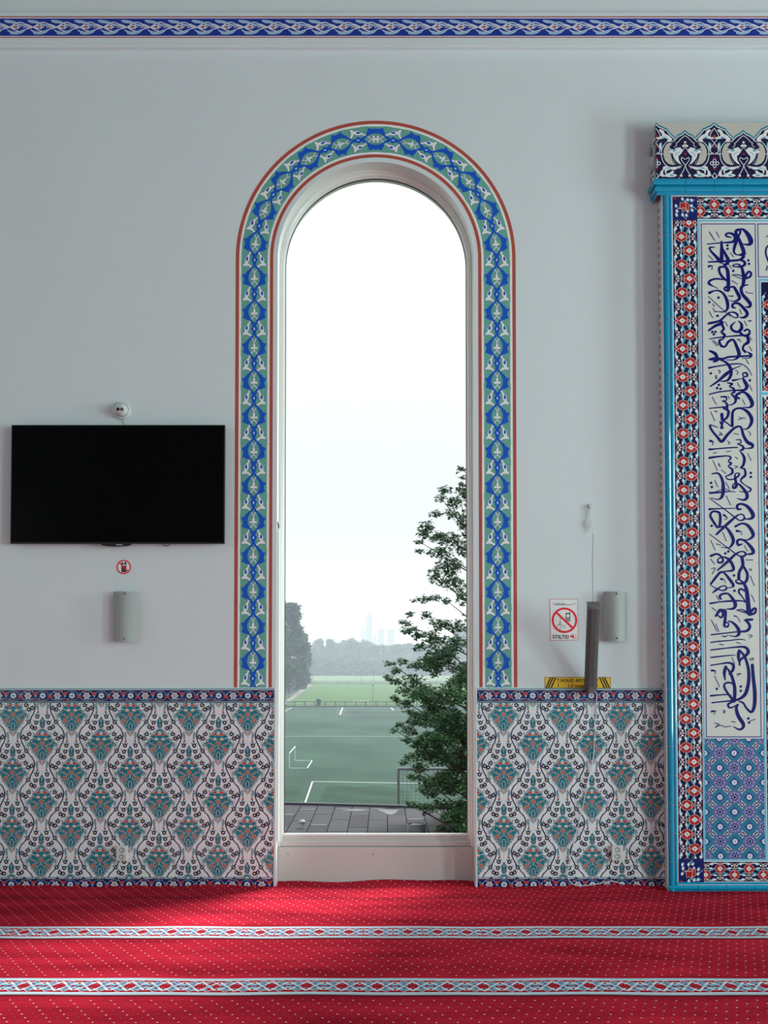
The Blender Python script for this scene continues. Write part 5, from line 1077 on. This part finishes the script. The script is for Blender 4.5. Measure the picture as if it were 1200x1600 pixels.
# lamp posts
for px, pyt, pyb, lab in ((460.5, 1023, 1083, 'tall thin floodlight mast in front of the big left tree'), (477.5, 1045, 1074, 'shorter floodlight mast beside the footpath'), (582.6, 1071, 1097, 'slim pole on the bright green field'), (564.5, 1048, 1067, 'slim pole behind the far goal'), (489.5, 1054, 1068, 'short pole at the left of the farthest field'), (584, 1050, 1067, 'slim pole right of the far goal')):
    q = gp(px, pyb); dd = q.y+D; h = (pyb-pyt)/F*dd; r_ = 0.00022*dd
    t = tag(empty('floodlight_mast', q), lab, 'mast'); t['_w'] = tuple(q)
    MB().tube([q, q+Vector((0, 0, h))], [r_*1.2, r_*0.8], O_metal, 6).build('pole', t)
    MB().box(tuple(q+Vector((-r_*3, -r_*2, h-r_*2))), tuple(q+Vector((r_*3, r_*2, h+r_*2))), O_metal).build('lamp_head', t)
def goal(name, x0, x1, y, z1, depth, m, label, r_=0.06, net=True):
    t = tag(empty(name, ((x0+x1)/2, y, HG)), label, 'goal'); t['_w'] = ((x0+x1)/2, y, HG)
    for x in (x0, x1): MB().tube([(x, y, HG), (x, y, z1)], r_, m, 8).build('post', t)
    MB().tube([(x0, y, z1), (x1, y, z1)], r_, m, 8).build('crossbar', t)
    mb = MB(); 
    for x in (x0, x1): mb.tube([(x, y, z1), (x, y+depth*0.4, z1), (x, y+depth, HG+0.05), (x, y, HG+0.05)], r_*0.5, m, 6)
    mb.tube([(x0, y+depth, HG+0.05), (x1, y+depth, HG+0.05)], r_*0.5, m, 6); mb.build('net_frame', t)
    if net:
        mb = MB(); n = 26
        for i in range(n+1):
            x = x0+(x1-x0)*i/n; mb.tube([(x, y+depth*0.4, z1), (x, y+depth, HG)], 0.012, K_netm, 4)
        for j in range(12):
            k = j/12; mb.tube([(x0, y+depth*(0.4+0.6*k), z1+(HG-z1)*k), (x1, y+depth*(0.4+0.6*k), z1+(HG-z1)*k)], 0.012, K_netm, 4)
        mb.build('net', t)
    return t
K_netm = mat('net_cord', (0.10, 0.12, 0.13, 1), 0.8)
q = gp(624, 1269); dd = q.y+D; zt_ = H+ray(618, 1201.5).z/ray(618, 1201.5).y*dd
goal('pitch_goal', q.x-0.05, q.x+7.1, q.y, zt_, 2.0, O_metal, 'goal with net, coloured dark for backlight, at the near end of the pitch, partly behind the tree', 0.085)  # dark grey metal puts the goal's backlit shade into its colour
q = gp(505, 1055.5); goal('pitch_goal', gp(552, 1056).x, gp(573.5, 1056).x, gp(560, 1056).y, HG+2.9, 2.5, O_white, 'white goal on the farthest field in front of the trees', 0.16, False)
q = gp(560, 1103); goal('pitch_goal', gp(553, 1102).x, gp(576, 1102).x, Yf1+3.5, HG+1.05, 1.2, O_white, 'low white goal just behind the pitch fence', 0.07, False)
# goal lying in side view at the left of the pitch
pD, pC = gp(452.2, 1200.5), gp(461, 1188.5); pE, pF = gp(480, 1200.5), gp(487.5, 1188.7)
hD = 23.5/F*(pD.y+D)
t = tag(empty('training_goal', pD), 'small white movable goal seen from the side at the left edge of the pitch', 'goal'); t['_w'] = tuple(pD)
upv = Vector((0, 0, hD)); r_ = 0.05
for q in (pD, pC): MB().tube([q, q+upv], r_, O_white, 6).build('post', t)
MB().tube([pD+upv, pC+upv], r_, O_white, 6).build('crossbar', t)
MB().tube([pD, pE, pF, pC], r_, O_white, 6).build('ground_frame', t)
q = gp(498, 1102.5); o = MB().lathe([(0.0, 0), (0.42, 0), (0.50, 1.25), (0.54, 1.3), (0.3, 1.45), (0, 1.5)], q, (0, 0, 1), mat('bin_dark', (0.02, 0.025, 0.04, 1), 0.5), 12).build('litter_bin'); tag(o, 'dark litter bin standing by the pitch fence', 'bin')

# ------------------------------------------------------------ felt-covered flat roof below the window
ZR = -1.55
a0, a1 = G(446, 1256.8, ZR), G(720, 1264, ZR)
sl = (a1.y-a0.y)/(a1.x-a0.x); ye = lambda x: a0.y+(x-a0.x)*sl
rf = tag(empty('flat_roof', (0, 8, ZR)), kind='structure'); rf['_w'] = (0, 8, ZR)
vs = [(-9, 0.6, ZR), (2.15, 0.6, ZR), (2.15, ye(2.15), ZR), (-9, ye(-9), ZR), (-9, 0.6, ZR-0.6), (2.15, 0.6, ZR-0.6), (2.15, ye(2.15), ZR-0.6), (-9, ye(-9), ZR-0.6)]
finish('roof_deck', vs, [(0, 1, 2, 3), (4, 7, 6, 5), (0, 4, 5, 1), (1, 5, 6, 2), (2, 6, 7, 3), (3, 7, 4, 0)], O_wet, None, rf)
vs = [(-9, ye(-9)-0.06, ZR), (2.15, ye(2.15)-0.06, ZR), (2.15, ye(2.15)+0.04, ZR), (-9, ye(-9)+0.04, ZR)]
finish('roof_edge', vs+[(x, y, z+0.05) for x, y, z in vs], [(0, 3, 2, 1), (4, 5, 6, 7), (0, 1, 5, 4), (1, 2, 6, 5), (2, 3, 7, 6), (3, 0, 4, 7)], mat('roof_edge_metal', (0.05, 0.055, 0.07, 1), 0.5), None, rf)
A = Art(); O_sm = mat('felt_seam', (0.008, 0.008, 0.011, 1), 0.9, 0.0); O_sm2 = mat('felt_lap_wet', (0.04, 0.041, 0.047, 1), 0.45, 0.3); O_f2 = mat('felt_sheet_light', (0.015, 0.016, 0.024, 1), 0.6, 0.15); O_f3 = mat('felt_sheet_dark', (0.009, 0.010, 0.016, 1), 0.6, 0.12)
wS = (G(576, 1285, ZR).x-G(546, 1285, ZR).x)
x = G(545, 1285, ZR).x-wS*24; k = 0
while x < 2.15-wS:
    y = 1.0+(k % 2)*0.9+R.uniform(0, 0.3)
    A.poly(O_sm, 1, [(x, 0.7), (x+0.013, 0.7), (x+0.013, ye(x)-0.1), (x, ye(x)-0.1)])
    while y < ye(x)-0.4:
        A.poly(O_sm, 1, [(x, y), (x+wS, y), (x+wS, y+0.03), (x, y+0.03)])
        if R.random() < 0.3: A.poly(O_sm2, 2, [(x+0.02, y+0.04), (x+wS-0.03, y+0.04), (x+wS-0.06, y+0.22), (x+0.05, y+0.17)])
        y2 = min(y+1.65, ye(x)-0.12); A.poly(R.choice([O_f2, O_f3, O_wet, O_f2]), 0, [(x+0.01, y+0.03), (x+wS-0.002, y+0.03), (x+wS-0.002, y2), (x+0.01, y2)])
        y += 1.65
    x += wS; k += 1
A.build('felt_sheets', lambda a, b, d: (a, b, ZR+0.001+d), rf, step=0.0006)
def pud(px, py, rx, ry):
    q = G(px, py, ZR); A_ = Art(); pts = [(q.x+rx*math.cos(t)*(1+0.25*math.sin(3*t+px)), q.y+ry*math.sin(t)*(1+0.2*math.cos(4*t))) for t in [2*PI*i/22 for i in range(22)]]
    A_.poly(mat('puddle', (0.02, 0.022, 0.028, 1), 0.15, 0.25), 0, pts); A_.build('puddle', lambda a, b, d: (a, b, ZR+0.006+d), rf)
pud(609, 1267, 0.20, 0.55); pud(556, 1266, 0.28, 0.16)
q = G(472, 1294, ZR)
t = tag(empty('roof_vent', q), 'small pale mushroom vent at the left of the flat roof', 'vent'); t['_w'] = tuple(q); V1 = mat('vent_zinc', (0.24, 0.25, 0.26, 1), 0.5, 0.4, 0.0)
MB().lathe([(0.045, 0), (0.04, 0.10)], q, (0, 0, 1), V1, 14).build('pipe', t, True)
MB().lathe([(0.04, 0.085), (0.068, 0.10), (0.066, 0.125), (0.035, 0.150), (0, 0.156)], q, (0, 0, 1), V1, 16).build('cap', t, True)
q = G(650.5, 1305, ZR)
t = tag(empty('roof_vent', q), 'wide dark round roof vent with a pale lid, near the tree', 'vent'); t['_w'] = tuple(q); V2 = mat('vent_dark', (0.05, 0.055, 0.06, 1), 0.4)
hv = 0.20
MB().lathe([(0.165, 0), (0.165, hv), (0.150, hv), (0.150, hv-0.03)], q, (0, 0, 1), V2, 28).build('collar', t, True)
MB().lathe([(0.145, hv-0.03), (0.09, hv-0.004), (0, hv+0.006)], q, (0, 0, 1), V1, 24).build('lid', t, True)

# ------------------------------------------------------------ trees
O_bark = mat('bark', (0.055, 0.045, 0.038, 1), 0.9); LEAF = [mat('leaf_dark', (0.032, 0.082, 0.040, 1), 0.7, 0.12), mat('leaf_mid', (0.056, 0.138, 0.056, 1), 0.7, 0.12), mat('leaf_light', (0.100, 0.21, 0.064, 1), 0.7, 0.12)]
def leaves(clumps, size, n_per, mats, seed, wts=(0.5, 0.38, 0.12), k3=1.0):
    # clumps: (centre Vector, (rx, ry, rz)); leaves are small folded diamonds in rosettes around twig ends
    r = random.Random(seed); V = []; Fc = []; MI = []
    for c, rad in clumps:
        vol = rad[0]*rad[2]; m = max(6, int(n_per*vol))
        for _ in range(m):
            th_ = r.uniform(0, 2*PI); ph = math.acos(r.uniform(-1, 1)); rr = r.random()**0.45
            p = Vector((c.x+rad[0]*rr*math.sin(ph)*math.cos(th_), c.y+rad[1]*rr*math.sin(ph)*math.sin(th_), c.z+rad[2]*rr*math.cos(ph)))
            for q_ in range(r.choice((3, 4, 5))):
                a = r.uniform(0, 2*PI); tilt = r.uniform(-0.9, 0.35)
                d = Vector((math.cos(a)*math.cos(tilt), math.sin(a)*math.cos(tilt), math.sin(tilt))); s_ = d.cross(Vector((r.uniform(-.4, .4), r.uniform(-.4, .4), 1))).normalized()
                L_ = size*r.uniform(0.65, 1.25); W_ = L_*0.36; b = len(V); nrm = d.cross(s_)
                o_ = p+d*L_*0.15
                V += [o_, o_+d*L_*0.45+s_*W_+nrm*L_*0.06, o_+d*L_, o_+d*L_*0.45-s_*W_+nrm*L_*0.06]
                Fc += [(b, b+1, b+2), (b, b+2, b+3)]; w_ = r.random(); k = 0 if w_ < wts[0] else (1 if w_ < wts[0]+wts[1] else 2); MI += [k, k]
    return V, Fc, MI
YT_ = 14.0
TP = lambda px, py, dy=0.0: P(px, py, YT_+dy)
pxm = 1/F*(YT_+D)
cl = []
raw = [(719, 732, 8, 5), (724, 745, 5, 5), (695, 764, 12, 8), (688, 776, 9, 6), (722, 766, 10, 14), (710, 784, 14, 10), (706, 801, 12, 8), (722, 812, 10, 16), (680, 803, 12, 6), (667, 822, 13, 10), (662, 832, 11, 9), (685, 840, 16, 12), (655, 846, 7, 4), (706, 842, 16, 12), (724, 856, 12, 16), (690, 862, 22, 10), (657, 860, 9, 4), (702, 884, 24, 16), (678, 893, 11, 9), (706, 908, 20, 14), (679, 906, 9, 6), (724, 928, 12, 18), (662, 936, 12, 7), (680, 932, 12, 6), (697, 938, 8, 6), (646, 937, 4, 3), (640, 958, 8, 6), (632, 973, 10, 7), (640, 984, 14, 8), (666, 961, 10, 8), (686, 975, 18, 12), (714, 978, 18, 12), (655, 992, 14, 8), (676, 996, 20, 14), (712, 1005, 22, 14), (690, 1018, 26, 12), (656, 1010, 14, 7),
       (652, 1040, 16, 8), (628, 1032, 10, 6), (610, 1036, 9, 5), (620, 1046, 12, 6), (606, 1058, 9, 6), (622, 1064, 14, 7), (645, 1062, 18, 12), (632, 1078, 14, 8), (618, 1090, 8, 7), (634, 1098, 14, 8), (650, 1084, 18, 12), (640, 1112, 12, 7), (648, 1126, 16, 8), (626, 1132, 12, 6), (616, 1140, 7, 5), (640, 1142, 14, 8), (636, 1155, 10, 6), (656, 1160, 18, 10), (660, 1178, 16, 10), (642, 1182, 13, 7), (632, 1190, 8, 5), (656, 1198, 16, 9), (648, 1212, 12, 7), (668, 1222, 16, 10), (676, 1238, 16, 8), (660, 1232, 10, 5), (640, 1254, 9, 4), (656, 1258, 13, 6), (674, 1262, 14, 7), (664, 1270, 6, 3), (692, 1256, 16, 10), (702, 1276, 12, 10), (690, 1292, 9, 6), (710, 1292, 14, 8), (722, 1304, 16, 8), (700, 1304, 8, 4)]
for x, y, rx, ry in raw: cl.append((TP(x, y, R.uniform(-0.8, 0.8)), (rx*pxm, (rx*0.9+5)*pxm, ry*pxm)))
def lb(y):                                             # left limit of the solid crown in the photograph
    t = [(1020, 672), (1050, 650), (1100, 650), (1150, 655), (1200, 668), (1240, 680), (1280, 705), (1320, 725), (1360, 740)]
    for (a, b), (c, d) in zip(t, t[1:]):
        if a <= y <= c: return b+(d-b)*(y-a)/(c-a)
    return 760
for i in range(190):
    y = R.uniform(1024, 1345); x = R.uniform(lb(y)+6, 800); cl.append((TP(x, y, R.uniform(-1.6, 1.9)), (R.uniform(13, 22)*pxm, R.uniform(16, 26)*pxm, R.uniform(9, 14)*pxm)))
for i in range(190):                                    # the rest of the crown, beyond the window's right edge
    y = R.uniform(740, 1330); k = math.sin(PI*min(1, max(0.12, (y-690)/700))); x = R.uniform(738, 815+190*k); cl.append((TP(x, y, R.uniform(-2.6, 2.6)*k), (R.uniform(16, 26)*pxm, R.uniform(18, 26)*pxm, R.uniform(11, 17)*pxm)))
tr = tag(empty('tree', TP(822, 1380)), 'big leafy green tree filling the right side of the window view', 'tree'); tb = TP(822, 1380); tb.z = HG; tr.location = tb; tr['_w'] = tuple(tb)
V, Fc, MI = leaves(cl, 0.060, 3300, LEAF, 5)
finish('foliage', V, Fc, LEAF, MI, tr)
mb = MB(); top = TP(800, 720)
tk = [tb, TP(818, 1240), TP(812, 1060), TP(806, 900), TP(800, 780)]
mb.tube(cr([tuple(p) for p in tk], 4), [0.30-0.26*i/16 for i in range(17)], O_bark, 10)
for i, (c, rad) in enumerate(cl):
    if i % 3: continue
    py_ = min(1330, max(790, (958-(c.z-H)/pxm)+72+0.62*(TP(812, 1000).x-c.x)/pxm*0.45+40))
    s_ = TP(812, py_); md = s_.lerp(c, 0.5)+Vector((R.uniform(-.2, .2), R.uniform(-.2, .2), -0.12))
    mb.tube(cr([tuple(s_), tuple(md), tuple(c)], 4), [0.035, 0.030, 0.026, 0.021, 0.017, 0.013, 0.010, 0.007, 0.004], O_bark, 5)
mb.build('trunk_and_branches', tr, True)

def far_tree(px, pyb, wpx, hpx, label, seed, leaf=0.5, dens=1.0, shape=0, dist=None, low=0.12):
    r = random.Random(seed)
    q = gp(px, pyb) if dist is None else P(px, 1030, dist-D); q.z = HG; k = (q.y+D)/F
    w_, h_ = wpx*k, hpx*k if dist is None else hpx
    t = tag(empty('tree', q), label, 'tree'); t['_w'] = tuple(q)
    cl_ = []; N_ = 46 if dist is None and hpx < 90 else 90
    for i in range(N_):
        u = r.random(); z = low+(0.97-low)*u
        env = math.sin(PI*min(1, (0.10+z*0.88)))**0.55 if shape == 0 else (1-z)**0.6*math.sin(PI*min(0.5, z*1.4+.1))
        a = r.uniform(0, 2*PI); rr = r.random()**0.5*env*w_*0.40
        cl_.append((Vector((q.x+rr*math.cos(a), q.y+rr*math.sin(a)*0.8, HG+z*h_*0.95)), (w_*r.uniform(0.12, 0.20), w_*r.uniform(0.12, 0.20), w_*r.uniform(0.10, 0.16))))
    area = sum(c[1][0]*c[1][2] for c in cl_)
    V, Fc, MI = leaves(cl_, leaf, 2600*dens/area, LEAF, seed+1)
    finish('foliage', V, Fc, LEAF, MI, t)
    MB().tube([q, q+Vector((0, 0, h_*0.55)), q+Vector((w_*0.03, 0, h_*0.85))], [w_*0.035, w_*0.022, w_*0.008], O_bark, 7).build('trunk', t, True)
    return t
far_tree(452, 1082, 62, 146, 'large hazy tree at the left edge of the window view', 11, 0.85, 3.0, low=0.06)
far_tree(432, 1086, 64, 120, 'broad hazy tree beyond the left window jamb', 12, 0.85, 2.0, low=0.06)
far_tree(472, 1077, 30, 96, 'narrower hazy tree at the right flank of the large left tree', 13, 0.7, 2.0, low=0.06)
rowl = [(486, 40, 44), (496, 26, 62), (505, 34, 44), (516, 22, 58), (524, 36, 50), (536, 36, 54), (549, 34, 58), (560, 34, 56), (572, 36, 54), (584, 36, 48), (596, 36, 45), (608, 36, 44), (622, 40, 47), (636, 40, 49), (650, 40, 46), (666, 44, 50), (684, 44, 54), (704, 46, 56), (722, 46, 74), (742, 46, 62)]
rowf = [(490, 26, 27), (503, 24, 30), (517, 26, 26), (531, 24, 30), (546, 26, 24), (559, 22, 27), (573, 24, 25), (588, 26, 27), (602, 24, 22), (618, 28, 24), (634, 28, 25), (652, 30, 24), (672, 30, 26), (694, 30, 26)]
for i, (x, w_, h_) in enumerate(rowl):
    far_tree(x, 1053.2-(i % 3)*0.5, w_, h_, 'tall hazy tree in the back row of the tree belt beyond the far field', 40+i, 1.6, 0.55, low=0.08)['group'] = 'back row of the far tree belt'
for i, (x, w_, h_) in enumerate(rowf):
    far_tree(x, 1056.0-(i % 2)*0.5, w_, h_, 'low pale bushy tree in the front row of the tree belt beyond the far field', 80+i, 1.2, 0.5, low=0.02)['group'] = 'front row of the far tree belt'

# ------------------------------------------------------------ skyline
O_tow = mat('tower_grey', (0.30, 0.30, 0.32, 1), 0.6); O_tw2 = mat('tower_window', (0.22, 0.225, 0.24, 1), 0.5)
def tower(px0, px1, pyt, dist, label, steps=1):
    a, b = P(px0, 1020, dist-D), P(px1, 1020, dist-D); zt = P(600, pyt, dist-D).z; w_ = b.x-a.x
    t = tag(empty('tower_block', ((a.x+b.x)/2, dist-D, HG)), label, 'building'); t['_w'] = ((a.x+b.x)/2, dist-D, HG)
    mb = MB().box((a.x, dist-D, HG), (b.x, dist-D+w_*0.8, zt), O_tow)
    if steps > 1: mb.box((a.x+w_*0.12, dist-D+w_*0.1, zt), (b.x-w_*0.1, dist-D+w_*0.6, zt+w_*0.12), O_tow)
    mb.build('facade', t)
    nf = max(4, int((zt-HG)/5.5))
    for i in range(nf): zz = HG+(zt-HG)*(i+0.3)/nf; MB().box((a.x+w_*0.08, dist-D-0.3, zz), (b.x-w_*0.08, dist-D-0.05, zz+(zt-HG)/nf*0.45), O_tw2).build('window_band', t)
tower(571.5, 581.5, 960, 1500, 'tallest pale slab tower in the misty skyline', 2)
tower(589.5, 601.5, 983, 1520, 'left one of the two equal misty towers right of the tallest')
tower(604.5, 617, 983.5, 1540, 'right one of the two equal misty towers right of the tallest')
tower(564, 571, 985, 1560, 'low misty block touching the tallest tower on its left')
tower(582, 588, 994, 1560, 'low misty block between the tallest tower and the equal pair')

# ------------------------------------------------------------ rain haze over the fields
hz = bpy.data.materials.new('rain_haze'); hz.use_nodes = True; n_ = hz.node_tree; n_.nodes.clear()
ho = n_.nodes.new('ShaderNodeOutputMaterial'); hv_ = n_.nodes.new('ShaderNodeVolumeScatter')
hv_.inputs['Color'].default_value = (0.42, 0.47, 0.565, 1); hv_.inputs['Density'].default_value = 1/780.0; hv_.inputs['Anisotropy'].default_value = 0.0
n_.links.new(hv_.outputs[0], ho.inputs['Volume'])
o = MB().box((-650, 45, HG-0.3), (650, 1900, 70), hz).build('rain_haze'); tag(o, 'thin grey rain haze hanging over the playing fields', 'haze', kind='stuff')
